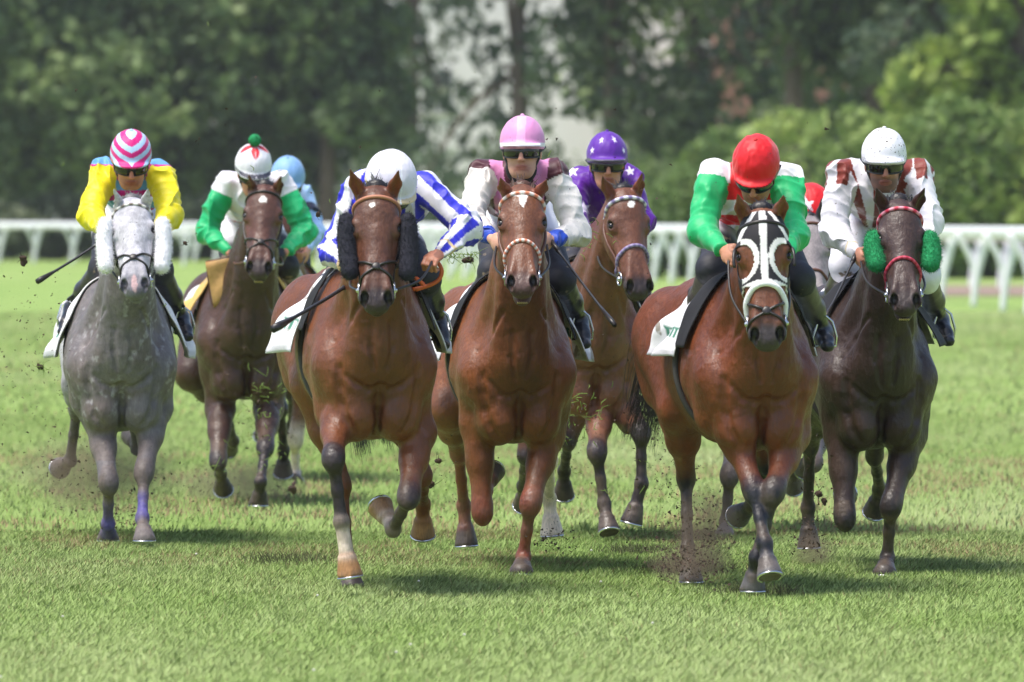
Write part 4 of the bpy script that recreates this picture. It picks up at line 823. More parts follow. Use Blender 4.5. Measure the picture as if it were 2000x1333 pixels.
# ------------------------------------------------------------------ riders
def starmask(x, y, Rr, rot=0.):
    r = np.hypot(x, y); a = np.abs((np.arctan2(x, y) + rot + math.pi / 5) % (2 * math.pi / 5) - math.pi / 5)
    ri = .42 * Rr; bx, by = ri * math.cos(math.pi / 5), ri * math.sin(math.pi / 5); px, py = r * np.cos(a), r * np.sin(a)
    return (bx - Rr) * (py - 0) - (by - 0) * (px - Rr) > 0
def rgb(*c): return np.array(lin(c))
def rider(sp, fr):
    D, Rr, b_ = fr['D'], fr['r'], fr['b']; up = np.array([0, 0, 1.]); root = empty('person', P(sp['pel'][0], 395, D + .7) * [1, 1, 0]); tag(root, sp['label'], 'jockey', 'jockeys riding in the race')
    sc = sp.get('sc', 1.1)
    # joints
    hc = P(*sp['head'], D + sp.get('hd', .12)); pt, yw, rl = R(sp.get('pitch', 25)), R(sp.get('hyaw', 0)), R(sp.get('roll', 0))
    fw = np.array([math.sin(yw) * math.cos(pt), -math.cos(yw) * math.cos(pt), -math.sin(pt)]); x0 = unit(np.cross(np.array([0, 0, 1.]), -fw)) ; x0 = unit(np.cross(fw, up)); x0 = -x0 if x0[0] < 0 else x0
    u0 = unit(np.cross(x0, fw)); u0 = -u0 if u0[2] < 0 else u0
    hx, hu = math.cos(rl) * x0 + math.sin(rl) * u0, math.cos(rl) * u0 - math.sin(rl) * x0; hrot = np.array([hx, fw, hu])
    hc = hc - hu * .058 * sc
    H = lambda x, f, u: hc + sc * (x * hx + f * fw + u * hu)
    HE = lambda c, r, k=.015, t='skin', **q: ell(H(*c), np.array(r) * sc, k, t, hrot, **q)
    HR = lambda a, b, r1, r2, k=.015, t='skin', **q: rc(H(*a), H(*b), r1 * sc, r2 * sc, k, t, **q)
    shd = sp.get('shd', .40); sh = [P(*sp['sh'][0], D + shd), P(*sp['sh'][1], D + shd + sp.get('shtw', 0))]
    dr = sp.get('ad', ((1, 1), (1, 1))); el = [reach(sh[i], *sp['el'][i], .30, dr[i][0]) for i in (0, 1)]; ha = [reach(el[i], *sp['ha'][i], .27, dr[i][1]) for i in (0, 1)]
    pel = P(*sp['pel'], D + sp.get('peld', .98)); kn = [P(*sp['kn'][i], D + sp.get('knd', (.50, .50))[i]) for i in (0, 1)]
    hip = [pel + s * .095 * Rr - up * .02 for s in (-1, 1)]; an = [reach(kn[i], *sp['an'][i], .40, -1) for i in (0, 1)]; to = [reach(an[i], *sp['to'][i], .19, 1) for i in (0, 1)]
    lat = unit(sh[1] - sh[0]); nk = .5 * (sh[0] + sh[1]) + up * .02; cc = .5 * (sh[0] + sh[1]) + b_ * .06 - up * .06; spn = unit(cc - pel)
    # --- one continuous body
    bp = [HE((0, -.005, .02), (.075, .095, .10)), HE((0, .024, -.04), (.059, .070, .086)), HE((0, .064, -.106), (.024, .024, .020), .025), HR((-.022, .045, -.10), (.022, .045, -.10), .026, .026, .03),
          HR((-.048, .0, -.06), (-.022, .05, -.105), .022, .020, .03), HR((.048, .0, -.06), (.022, .05, -.105), .022, .020, .03),
          HR((0, .090, -.0), (0, .116, -.045), .008, .011, .010), HE((0, .114, -.050), (.014, .012, .009), .006), HE((-.013, .100, -.052), (.008, .010, .007), .006), HE((.013, .100, -.052), (.008, .010, .007), .006),
          HE((0, .084, -.080), (.026, .013, .0065), .006, 'lip'), HE((0, .082, -.091), (.021, .012, .007), .006, 'lip')]
    for s in (-1, 1):
        bp += [HE((s * .043, .066, -.032), (.020, .020, .015), .014), HE((s * .078, -.008, -.022), (.010, .018, .030), .008), HE((s * .032, .076, .018), (.026, .014, .010), .012),
               HE((s * .032, .094, -.006), (.014, .010, .009), .008, 'socket', sub=True), HE((s * .010, .112, -.057), (.0035, .005, .003), .002, 'n', sub=True)]
    bp += [HE((0, .098, -.0855), (.022, .008, .0016), .003, 'n', sub=True), rc(H(0, -.03, -.06), nk, .055, .062, .03), rc(cc - up * .03, pel, .095, .10, .05, flat=lat, fs=1.2), rc(sh[0] * .85 + nk * .15 - up * .02, sh[1] * .85 + nk * .15 - up * .02, .042, .042, .04)]
    for i in (0, 1):
        bp += [rc(sh[i], el[i], .045, .036, .03), rc(el[i], ha[i], .036, .024, .02), rc(hip[i], kn[i], .075, .05, .03), rc(kn[i], an[i], .045, .032, .02), rc(an[i], an[i] * .5 + to[i] * .5, .024, .014, .02)]
        # hand: palm, four curled fingers, thumb
        d = unit(ha[i] - el[i]); inw = unit(Rr * (1 if i == 0 else -1)); sd_ = unit(up - (up @ d) * d); q = unit(np.cross(d, sd_)); q = q if q @ inw > 0 else -q
        if 'hroll' in sp: a = R(sp['hroll'][i]); sd_, q = math.cos(a) * sd_ + math.sin(a) * q, math.cos(a) * q - math.sin(a) * sd_
        w = ha[i]; ht = sp.get('hand', 'skin'); pm = w + d * .045; bp += [ell(pm, (.042, .050, .020), .015, ht, np.array([sd_, d, q]))]
        for j, (o, ln) in enumerate(((.031, .034), (.011, .038), (-.010, .036), (-.030, .029))):
            a0 = pm + sd_ * o + d * .034; a1 = a0 + d * ln * .75 + q * .014; a2 = a1 + q * .030 - d * .006; a3 = a2 - d * .022 + q * .002
            bp += [rc(a0, a1, .0105, .0095, .006, ht), rc(a1, a2, .0095, .0088, .005, ht), rc(a2, a3, .0088, .0078, .004, ht)]
        bp += [rc(w + d * .02 + sd_ * .030, w + d * .045 + sd_ * .048 + q * .012, .013, .011, .008, ht), rc(w + d * .045 + sd_ * .048 + q * .012, w + d * .072 + sd_ * .040 + q * .030, .011, .009, .005, ht)]
    lo = np.minimum(hc - .14, np.minimum(ha[0], ha[1]) - .1); hi = np.maximum(hc + .14, np.maximum(ha[0], ha[1]) + .1)
    V, F = surface(bp, .013, fine=(lo, hi, .0046))
    sk = rgb(*sp.get('skin', (196, 138, 112))); pal = dict(skin=sk, coat=sk, lip=sk * np.array([.55, .34, .34]), glove=rgb(28, 27, 32))
    C = blend_cols(bp, V, pal, .004); q = (V - hc) / sc; x, f, u = q @ hx, q @ fw, q @ hu
    if sp.get('stubble'):
        m = np.clip((-.05 - u) * 40, 0, 1) * (f > -.02) * (u > -.15) * (np.hypot(x / .03, (u + .084) / .014) > 1) * sp['stubble']; C = C * (1 - m[:, None]) + m[:, None] * rgb(78, 58, 50)
    red = np.clip(1 - np.hypot(x / .03, (u + .045) / .03), 0, 1) * (f > .08) * .35; C = C * (1 - red[:, None]) + red[:, None] * sk * np.array([1, .6, .55])
    for s in (-1, 1):
        m = (np.hypot((x - s * .032) / .026, (u - .022) / .006) < 1) & (f > .05); C[m] = rgb(52, 36, 30)
    hair = (u > -.03) & (f < .02 - .0 * u) & (np.abs(x) < .09) & (u < .15) & (np.linalg.norm(q, axis=1) < .16); C[hair & (u > -.01)] = rgb(40, 30, 26)
    body = link_mesh('body', V, F, M['skin'], root, cols=C)
    for s in (-1, 1):
        V2, F2 = surface([HE((s * .031, .080, -.004), (.012, .012, .012))], .004); link_mesh('eye', V2, F2, M['eye'], root)
    # --- helmet in its silk cap, with peak
    g = sp.get('hs', .97); hp = [HE((0, -.012, .030), (.104 * g, .126 * g, .122 * g), .01, 'dome'), HE((0, .075, .012), (.088 * g, .072, .016), .02, 'dome')]
    hp[0].k = .01; cut = [plane(H(0, 0, -.003), -hu)]
    inner = HE((0, -.02, -.02), (.088, .104, .095), .006, 'in', sub=True); hp.append(inner)
    V, F = surface(hp, .0050, cut=[plane(H(0, 0, -.004), -hu)]); q = (V - hc) / sc; x, f, u = q @ hx, q @ fw, q @ hu - .03
    nz = vnoise(np.stack([x * 1.6, f, u * .6], 1), 34, int(D * 7), 2) - .5; V = V + (V - H(0, -.01, .03)) * (nz * .05)[:, None] * (sp.get('wrinkle', 1) * .8)
    C = sp['cap'](x, f, u); helm = link_mesh('helmet', V, F, M[sp.get('capmat', 'cap')], root, cols=C)
    if sp.get('band') is not None:
        bb = [H(1.012 * .1045 * g * math.cos(t) * math.sqrt(max(1 - (.0 / .12) ** 2, 0)), -.012 + 1.012 * .1265 * g * math.sin(t), .030 + .012 * math.sin(t) * -1) for t in np.linspace(0, 2 * math.pi, 49)]
        V2 = []; 
        for p in bb: V2 += [p - hu * .007, p + hu * .007]
        F2 = [(2 * i, 2 * i + 2, 2 * i + 3, 2 * i + 1) for i in range(48)]; o = link_mesh('cap_band', V2, F2, mat('cap_band', lin(sp['band']), rough=.5), helm); sm = o.modifiers.new('s', 'SOLIDIFY'); sm.thickness = .003; sm.offset = 1
    V2, F2 = tube([H(.1 * 0 + x_, y_, z_) for x_, y_, z_ in ((-.080, .01, .0), (-.074, .02, -.05), (-.05, .035, -.10), (0, .04, -.128), (.05, .035, -.10), (.074, .02, -.05), (.080, .01, .0))], .006, 6); link_mesh('chin_strap', V2, F2, M['frame'], root)
    V2, F2 = surface([HE((0, -.012, .150), (.010, .010, .006), .004)], .004); link_mesh('cap_button', V2, F2, M['cap'], helm, cols=np.repeat(sp['cap'](np.array([0.]), np.array([0.]), np.array([.12])), len(V2), 0))
    if sp.get('pompom'):
        V2, F2 = surface([HE((0, -.012, .175), (.034, .034, .034), .004)], .004); V2 = V2 + rng.normal(0, .0016, V2.shape); link_mesh('pompom', V2, F2, M['fleeceg'], helm)
    # goggles
    if sp.get('goggles', 1):
        az = np.linspace(-68, 68, 27); hh = np.linspace(-1, 1, 7); G = []
        gz = sp.get('gz', -.014)
        for a in az:
            hgt = .029 * (1 - .25 * (abs(a) / 68) ** 3) - .006 * math.exp(-(a / 9) ** 2)
            for t in hh: G.append(H(.087 * math.sin(R(a)), .010 + .106 * math.cos(R(a)) - .006 * t * t - .006 * math.exp(-(a / 8) ** 2), gz + hgt * t))
        F2 = [(i * 7 + j, (i + 1) * 7 + j, (i + 1) * 7 + j + 1, i * 7 + j + 1) for i in range(26) for j in range(6)]
        gg = link_mesh('goggles', G, F2, M['lens'], root); sm = gg.modifiers.new('s', 'SOLIDIFY'); sm.thickness = .003
        rim = [G[i * 7 + 6] for i in range(27)] + [G[26 * 7 + j] for j in (5, 3, 1)] + [G[i * 7] for i in range(26, -1, -1)] + [G[j] for j in (1, 3, 5, 6)]
        V2, F2 = tube(rim, .0036, 6); link_mesh('goggle_frame', V2, F2, M['frame'], gg)
        for s in (-1, 1):
            V2, F2 = tube([H(s * .076, .045, gz), H(s * .088, .01, gz + .006), H(s * .100, -.03, gz + .02)], .007, 6); link_mesh('strap', V2, F2, M['frame'], gg)
    # --- silks
    jp = [rc(pel + spn * .13, cc - spn * .08, .112, .138, .06, 'torso', flat=lat, fs=1.18), ell(cc + up * .0, (.175, .135, .125), .06, 'torso', np.array([lat, unit(np.cross(lat, up)), up])), rc(sh[0] * .8 + nk * .2, sh[1] * .8 + nk * .2, .062, .062, .05, 'torso'),
          ell(nk - b_ * .04 - up * .02, (.075, .06, .05), .04, 'torso', np.array([lat, unit(np.cross(lat, up)), up]))]
    for i in (0, 1):
        s_, e_, h_ = sh[i], el[i], ha[i]; we = e_ * .10 + h_ * .90
        jp += [rc(s_, e_, .074, .066, .045, 'arm%d' % i), rc(e_, we, .064, .038, .03, 'arm%d' % i), ell(e_ - up * .012, (.064, .064, .068), .03, 'arm%d' % i)]
    jp += [rc(nk - up * .01, nk * .62 + H(0, -.02, -.08) * .38, .070, .062, .03, 'torso'), rc(nk * .45 + H(0, .0, -.09) * .55, H(0, .02, -.07), .060, .066, .008, 'n', sub=True)]
    V, F = surface(jp, .0062)
    # fold relief
    for i in (0, 1):
        de = np.linalg.norm(V - el[i], axis=1); ax_ = unit(ha[i] - sh[i]); ph = (V - el[i]) @ ax_
        V = V + (unit(np.array([0, 0, -1.]))[None] * (np.sin(ph * 120 + 7 * vnoise(V, 8, i)) * .0040 * np.exp(-(de / .13) ** 2))[:, None])
    nrm = V - (pel + spn * .25); V = V + nrm / np.linalg.norm(nrm, axis=1)[:, None] * ((1 - 2 * np.abs(vnoise(V * np.array([1, .7, .5]), 10, int(D * 3), 2) - .5)) ** 4 * .034 - .013)[:, None]
    tg = nearest_tag(jp, V); X = (V - cc) @ lat; T_ = (V - pel) @ spn; Zf = (V - cc) @ up
    fa = []; an_ = []
    for i in (0, 1):
        t1 = np.clip((V - sh[i]) @ (el[i] - sh[i]) / ((el[i] - sh[i]) @ (el[i] - sh[i])), 0, 1); t2 = np.clip((V - el[i]) @ (ha[i] - el[i]) / ((ha[i] - el[i]) @ (ha[i] - el[i])), 0, 1)
        use2 = np.linalg.norm(V - (el[i] + t2[:, None] * (ha[i] - el[i])), axis=1) < np.linalg.norm(V - (sh[i] + t1[:, None] * (el[i] - sh[i])), axis=1)
        fa.append(np.where(use2, 1 + t2, t1)); c0 = np.where(use2[:, None], el[i] + t2[:, None] * (ha[i] - el[i]), sh[i] + t1[:, None] * (el[i] - sh[i]))
        dd = np.where(use2[:, None], unit(ha[i] - el[i]), unit(el[i] - sh[i])); o = V - c0; e1 = np.cross(dd, np.array([0, -1., .3])); e1 /= np.linalg.norm(e1, axis=1)[:, None]; e2 = np.cross(dd, e1)
        an_.append(np.degrees(np.arctan2((o * e1).sum(1), (o * e2).sum(1))))
    # folds: across the sleeves, slanting over the chest
    wv = vnoise(V, 7, int(D * 3)); msk = np.clip((vnoise(V, 5.5, int(D * 5)) - .38) * 4, 0, 1); dsp = np.zeros(len(V)); dirn = np.zeros_like(V)
    for i in (0, 1):
        on = tg == 'arm%d' % i; f_ = fa[i]; t_ = np.clip(f_, 0, 1)[:, None]; t2_ = np.clip(f_ - 1, 0, 1)[:, None]; c0 = np.where(f_[:, None] <= 1, sh[i] + t_ * (el[i] - sh[i]), el[i] + t2_ * (ha[i] - el[i])); o = V - c0; o = o / np.maximum(np.linalg.norm(o, axis=1), .01)[:, None]
        ph = f_ * 34 + 9 * wv + np.sin(np.radians(an_[i])) * 1.7; am = .0035 + .0045 * np.exp(-((f_ - 1) / .28) ** 2) + .003 * np.exp(-(f_ / .2) ** 2)
        dsp = np.where(on, (np.abs(np.sin(ph * .5)) ** .7 - .6) * -am * msk * 1.5, dsp); dirn = np.where(on[:, None], o, dirn)
    on = tg == 'torso'; ph = X * np.sign(X) * 42 + Zf * 30 + 13 * wv; o = V - (pel + np.clip(T_, .1, .5)[:, None] * spn); o = o / np.maximum(np.linalg.norm(o, axis=1), .01)[:, None]
    dsp = np.where(on, (np.abs(np.sin(ph * .5)) ** .7 - .6) * -.006 * msk, dsp); dirn = np.where(on[:, None], o, dirn); V = V + dirn * dsp[:, None]
    C = sp['silk'](tg, X, T_, Zf, fa, an_, V); link_mesh('silks', V, F, M['silk'], root, cols=np.clip(C, 0, 1))
    # collar roll
    cb = nk * .50 + H(0, -.005, -.085) * .50; ca = unit(H(0, -.005, -.085) - nk); V2, F2 = tube(torus_pts(cb, lat, unit(np.cross(ca, lat)), .068, .066, 20), .012, 6); link_mesh('collar', V2, F2, M['cap'], root, cols=np.repeat(rgb(*sp.get('collar', (225, 225, 230)))[None], len(V2), 0))
    # --- breeches and boots
    blk = sp.get('blk', .6); rp = [ell(pel, (.17, .15, .13), .05, 'w', np.array([lat, unit(np.cross(lat, up)), up])), rc(pel, pel + spn * .18, .125, .112, .05, 'w', flat=lat, fs=1.2)]
    for i in (0, 1):
        m_ = hip[i] * (1 - blk) + kn[i] * blk; e2 = kn[i] * .80 + an[i] * .20; rp += [rc(hip[i], m_, .095, .080, .04, 'w'), rc(m_, kn[i], .080, .066, .03, 'k'), ell(kn[i], (.066, .07, .068), .03, 'k'), rc(kn[i], e2, .064, .056, .03, 'k')]
    V, F = surface(rp, .009); V = V + (V - pel) * ((vnoise(V, 16, 3) - .5) * .02)[:, None]
    link_mesh('breeches', V, F, M['breech'], root, cols=blend_cols(rp, V, dict(w=rgb(222, 220, 228), k=rgb(*sp.get('knee', (34, 34, 44)))), .004))
    for i in (0, 1):
        a, b, c = kn[i] * .84 + an[i] * .16, an[i], to[i]; heel = b + unit(b - c) * .035; dn = np.array([0, 0, -1.])
        tp = [rc(a, a * .5 + b * .5, .060, .055, .03, 'top'), rc(a * .5 + b * .5, b, .055, .040, .03, 'leg'), ell(b, (.042, .045, .045), .02, 'leg'), rc(heel + dn * .03, c + dn * .022, .030, .026, .03, 'leg', flat=Rr, fs=1.3), rc(b + dn * .01, c * .7 + b * .3 + dn * .005, .036, .028, .03, 'leg', flat=Rr, fs=1.2)]
        V, F = surface(tp, .0065); V = V + (V - (a + b) / 2) * ((vnoise(V * np.array([1, 1, 1.6]), 30, 4) - .5) * .035)[:, None]
        link_mesh('boot', V, F, M['boot'], root, cols=blend_cols(tp, V, dict(top=rgb(*sp.get('boottop', (42, 39, 42))), leg=rgb(*sp.get('boot', (24, 24, 30)))), .004))
        # stirrup hangs from the saddle: part of the horse's tack
        cst = b * .45 + c * .55; V2, F2 = tube([cst + Rr * x_ + up * z_ for x_, z_ in ((-.052, -.045), (.052, -.045), (.055, -.0), (.035, .07), (0, .10), (-.035, .07), (-.055, 0), (-.052, -.045))], .0065, 6); st = link_mesh('stirrup', V2, F2, M['steel'], fr['root'])
        V2, F2 = tube([cst + up * .10, .5 * (cst + kn[i]) + up * .05 - Rr * (i * 2 - 1) * .02, fr['T']((i * 2 - 1) * .16, .72, 1.42)], .010, 4); link_mesh('stirrup_leather', V2, F2, M['leather'], st)
        # rein from the bit to the hand
        hd = ha[i] + unit(ha[i] - el[i]) * .05; bt = fr['bits'][i]; md = .5 * (hd + bt) + np.array([(i * 2 - 1) * .03, .0, -.025]); V2, F2 = tube(spline([bt, md, hd], 14), .0065, 5)
        link_mesh('rein', V2, F2, M[sp.get('rein', 'leather')], fr['bridle'])
    return dict(ha=ha, el=el, root=root)
def whip(a, b, label, r=.010, grip=True):
    a, b = np.array(a), np.array(b); pts = spline([a, .5 * (a + b) - np.array([0, 0, .006]), b], 16); rr = [r * (1 if i > 12 else (1.25 if i < 3 and grip else .72)) for i in range(17)]
    V2, F2 = tube(pts, rr, 8); c = pts[8]; e = empty('riding_whip', c); tag(e, label, 'whip', 'riding whips held by the jockeys')
    link_mesh('shaft', V2, F2, M['whip'], e); V3, F3 = tube([pts[0], pts[1], pts[2]], r * 1.45, 8); link_mesh('handle', V3, F3, M['leather'], e)
    V3, F3 = tube([pts[13] * 1., pts[15], pts[16]], [r * 1.0, r * 1.6, r * 1.5], 8); link_mesh('flap', V3, F3, M['leather'], e)
def pick(mask, a, b): return np.where(np.asarray(mask)[:, None], a, b)
def capband(base, bandc, u, lo=-.045, hi=-.022): return pick((u > lo) & (u < hi), bandc, base)
full = lambda n, c: np.repeat(np.asarray(c)[None], n, 0)
# colours of each rider
def cap1(x, f, u):
    C = pick(((u + .02 * f / .12 - .32 * np.abs(x) + .2) / .0235 % 2) < 1, rgb(205, 20, 120), rgb(176, 205, 238)); C = pick((u > -.031) & (u < -.024), rgb(232, 190, 80), C); return pick(u < -.031, rgb(214, 60, 140), C)
def silk1(tg, X, T, Z, fa, an, V):
    m, b = rgb(190, 14, 128), rgb(100, 158, 205); C = full(len(X), b)
    for lo_, hi_ in ((.022, .105), (-.088, -.032), (-.165, -.128)): C = pick((Z > lo_) & (Z < hi_), m, C)
    for i in (0, 1): C = pick((tg == 'arm%d' % i) & (fa[i] > .06), rgb(232, 216, 22), C)
    return C
def cap2(x, f, u):
    C = full(len(x), rgb(222, 220, 228)); C = pick((u > .072) & (np.abs(np.abs(np.degrees(np.arctan2(x, f)) % 90 - 45) - 45) < (u - .072) * 900), rgb(205, 28, 45), C)
    C = pick(np.abs(u + .008) < .0065, rgb(38, 40, 58), C); C = pick(np.abs(x) < .0015, rgb(190, 188, 196), C); return pick(u < -.026, rgb(50, 50, 60), C)
def silk2(tg, X, T, Z, fa, an, V):
    C = full(len(X), rgb(226, 222, 230)); C = pick(T < .19, rgb(196, 28, 52), C); g = rgb(24, 168, 104)
    for i in (0, 1): C = pick((tg == 'arm%d' % i) & (fa[i] > .22), g, C)
    return C
def cap3(x, f, u):
    C = full(len(x), rgb(216, 213, 226)); C = pick(np.abs(u + .012) < .007, rgb(206, 186, 150), C); return pick((np.abs(x) < .0025), rgb(240, 240, 248), C)
def silk3(tg, X, T, Z, fa, an, V):
    w, b = rgb(220, 218, 228), rgb(44, 46, 190); C = pick(((np.abs(X) + .022) / .045 % 2) < 1, w, b)
    for i in (0, 1):
        s = (((an[i] + 180) / 45 % 2) < .9); C = np.where(((tg == 'arm%d' % i))[:, None], pick(s, b, w), C)
        C = pick((tg == 'arm%d' % i) & (np.abs(fa[i] - 1.80) < .035), rgb(216, 190, 150), C)
    return C
def cap4(x, f, u):
    C = pick(np.abs(x) < .020, rgb(232, 170, 214), rgb(214, 142, 192)); C = pick(np.abs(u + .014) < .0075, rgb(238, 234, 240), C); return C
def silk4(tg, X, T, Z, fa, an, V):
    C = full(len(X), rgb(72, 26, 38)); pk = rgb(208, 132, 178); C = pick((np.abs(np.abs(X) - .095 - .12 * (Z + .03)) < .032) & (Z > -.10 - .3 * np.abs(X)), pk, C)
    for i in (0, 1): C = pick((tg == 'arm%d' % i) & (fa[i] > .10), rgb(216, 212, 206), C); C = pick((tg == 'arm%d' % i) & (fa[i] > 1.74), rgb(30, 70, 180), C)
    return C
def cap5(x, f, u):
    C = full(len(x), rgb(88, 30, 150)); az = np.degrees(np.arctan2(x, f)); w = rgb(226, 216, 240)
    for a0, u0, r in ((-52, .028, .019), (52, .028, .019), (-26, .080, .019), (24, .082, .019), (0, .030, .0), (100, .05, .02), (-100, .05, .02)): C = pick(starmask(np.radians(az - a0) * .10, u - u0, r, .2) & (f > -.1), w, C)
    return pick(np.abs(u + .018) < .007, rgb(80, 74, 92), C)
def silk5(tg, X, T, Z, fa, an, V):
    C = full(len(X), rgb(84, 20, 140)); w = rgb(224, 214, 238)
    for px, py, r in ((1140, 407, .042), (1118, 335, .035), (1170, 440, .03), (1230, 335, .03)):
        q = P(px, py, V[:, 1].mean()); d = V - q; C = pick(starmask(d[:, 0], d[:, 2], r, .15), w, C)
    return C
def cap6(x, f, u): return pick(np.abs(u + .020) < .005, rgb(96, 14, 22), full(len(x), rgb(212, 14, 26)))
def silk6(tg, X, T, Z, fa, an, V):
    R_, W_ = rgb(214, 20, 30), rgb(228, 224, 230); C = pick(((Z > -.045) & ~((Z > .035) & (np.abs(X) > .085))) | ((Z < -.115) & (Z > -.165)), R_, W_)
    for i in (0, 1): C = pick((tg == 'arm%d' % i) & (fa[i] > .10), rgb(30, 172, 104), C)
    return C
def cap7(x, f, u): return pick(np.abs(u + .012) < .002, rgb(190, 188, 196), full(len(x), rgb(228, 226, 234)))
def silk7(tg, X, T, Z, fa, an, V):
    w, r = rgb(216, 213, 218), rgb(120, 46, 34); ang = np.degrees(np.arctan2(X, Z + .32)); C = pick(((ang + 90) / 10.5 % 2) < .9, r, w)
    for i in (0, 1): C = np.where(((tg == 'arm%d' % i))[:, None], pick((fa[i] < .28) & (((an[i] + 180) / 34 % 2) < .8), r, w), C); C = pick((tg == 'arm%d' % i) & (np.abs(fa[i] - 1.80) < .02), rgb(214, 196, 160), C)
    return C
def cap8(x, f, u): return full(len(x), rgb(126, 166, 216))
def silk8(tg, X, T, Z, fa, an, V):
    C = pick((T / .07 % 2) < 1, rgb(30, 36, 66), rgb(150, 184, 226))
    for i in (0, 1): C = np.where((tg == 'arm%d' % i)[:, None], pick((fa[i] > .35) & (fa[i] < .62), rgb(30, 36, 66), rgb(150, 184, 226)), C)
    return C
def cap9(x, f, u):
    C = full(len(x), rgb(205, 16, 26)); az = np.degrees(np.arctan2(x, f))
    wv = (u + .0) * .64 - f * .77; fc = (u * .77 + f * .64) > .02
    for x0, w0, r in ((-.025, .035, .046), (.075, -.01, .036), (-.02, -.06, .036)): C = pick(starmask(x - x0, wv - w0, r, .2) & fc, rgb(226, 216, 222), C)
    return C
def silk9(tg, X, T, Z, fa, an, V):
    C = full(len(X), rgb(205, 16, 26)); q = P(1580, 405, V[:, 1].mean()); d = V - q; C = pick(starmask(d[:, 0], d[:, 2], .052, .2), rgb(236, 226, 232), C)
    q = P(1612, 420, V[:, 1].mean()); d = V - q; return pick(starmask(d[:, 0], d[:, 2], .04, .5), rgb(236, 226, 232), C)
RIDERS = dict(
 h1=dict(label='jockey with bright yellow sleeves and a magenta striped cap on the grey horse', head=(256, 291), pitch=20, hyaw=4, sh=((203, 338), (312, 338)), el=((178, 418), (332, 418)), ha=((212, 458), (304, 458)), pel=(252, 395), kn=((200, 524), (312, 528)), an=((143, 600), (352, 618)), to=((124, 640), (366, 650)),
   cap=cap1, silk=silk1, blk=.45, skin=(190, 128, 104), stubble=.25, collar=(110, 165, 210), ad=((1, 1), (1, 1)), hd=.16),
 h2=dict(label='jockey in shiny green sleeves and a white cap topped by a green pompom', head=(496, 315), pitch=24, hyaw=8, sh=((443, 358), (550, 360)), el=((402, 452), (595, 450)), ha=((448, 494), (556, 494)), pel=(480, 410), kn=((455, 545), (560, 520)), an=((414, 600), (600, 590)), to=((402, 618), (610, 615)), hand='glove',
   cap=cap2, silk=silk2, pompom=1, blk=.55, gz=-.008, rein='brown', hd=.16, boot=(120, 116, 122), boottop=(150, 146, 150)),
 h3=dict(label='jockey in blue and white striped silks and a plain white cap', head=(768, 343), pitch=36, hyaw=22, sh=((702, 366), (832, 366)), el=((655, 490), (912, 445)), ha=((686, 520), (858, 494)), pel=(735, 440), kn=((655, 560), (832, 545)), an=((628, 622), (852, 622)), to=((602, 655), (866, 664)), hs=1.03,
   cap=cap3, silk=silk3, blk=.4, hd=.05, ad=((1, 1), (1, 1)), collar=(225, 225, 235), skin=(176, 116, 92), stubble=.5, hroll=(0, 80), boottop=(30, 30, 38)),
 h4=dict(label='jockey in a pink cap and maroon silks with white satin sleeves', head=(1020, 265), pitch=0, hyaw=-3, sh=((946, 340), (1086, 342)), el=((919, 424), (1124, 450)), ha=((962, 468), (1076, 470)), pel=(1008, 410), kn=((962, 532), (1096, 545)), an=((925, 600), (1130, 622)), to=((908, 640), (1142, 664)),
   cap=cap4, silk=silk4, blk=.5, hd=.2, skin=(206, 156, 132), stubble=.18, collar=(30, 28, 32), boottop=(30, 30, 36)),
 h5=dict(label='jockey in purple silks and a purple cap with white stars, half hidden behind others', head=(1186, 293), pitch=4, hyaw=3, sh=((1130, 352), (1228, 348)), el=((1122, 430), (1252, 430)), ha=((1156, 470), (1236, 478)), pel=(1165, 410), kn=((1122, 520), (1235, 540)), an=((1098, 590), (1262, 600)), to=((1090, 620), (1266, 625)),
   cap=cap5, silk=silk5, blk=.3, hd=.16, skin=(190, 134, 110), collar=(84, 20, 140)),
 h6=dict(label='jockey in green sleeves and a plain red cap, looking down, on the hooded horse', head=(1476, 310), pitch=38, hyaw=-10, roll=-4, sh=((1394, 346), (1536, 348)), el=((1372, 450), (1550, 455)), ha=((1414, 490), (1528, 500)), pel=(1460, 415), kn=((1390, 525), (1562, 545)), an=((1352, 625), (1606, 645)), to=((1346, 664), (1616, 668)),
   cap=cap6, silk=silk6, wrinkle=1.7, blk=.5, hd=.1, skin=(190, 134, 108), stubble=.35, collar=(214, 20, 30), boottop=(74, 68, 66), hroll=(20, 0)),
 h7=dict(label='jockey in white silks with brown stripes and a mud flecked white cap', head=(1727, 290), pitch=8, hyaw=2, sh=((1644, 340), (1796, 342)), el=((1630, 450), (1812, 432)), ha=((1672, 496), (1794, 500)), pel=(1700, 410), kn=((1652, 520), (1806, 540)), an=((1622, 600), (1834, 622)), to=((1608, 640), (1852, 658)),
   cap=cap7, silk=silk7, capmat='muddycap', blk=.97, hd=.18, skin=(170, 118, 94), stubble=.75, collar=(224, 222, 228), knee=(222, 220, 228), boottop=(66, 60, 60)),
 h8=dict(label='jockey in pale blue silks with a navy hoop, behind the pompom rider', head=(562, 337), pitch=25, hyaw=0, sh=((520, 385), (594, 384)), el=((512, 450), (614, 452)), ha=((530, 480), (600, 490)), pel=(545, 430), kn=((500, 540), (590, 545)), an=((490, 590), (605, 590)), to=((490, 610), (606, 610)), cap=cap8, silk=silk8, blk=.5, goggles=1),
 h9=dict(label='jockey in red silks with white stars, bent low on the dark grey horse', head=(1584, 408), hs=1.12, pitch=50, hyaw=0, sh=((1540, 400), (1614, 402)), el=((1530, 460), (1618, 436)), ha=((1550, 500), (1600, 500)), pel=(1575, 450), kn=((1530, 560), (1590, 560)), an=((1520, 600), (1600, 600)), to=((1520, 620), (1600, 620)), cap=cap9, silk=silk9, blk=.5, goggles=1, hd=.3),
)
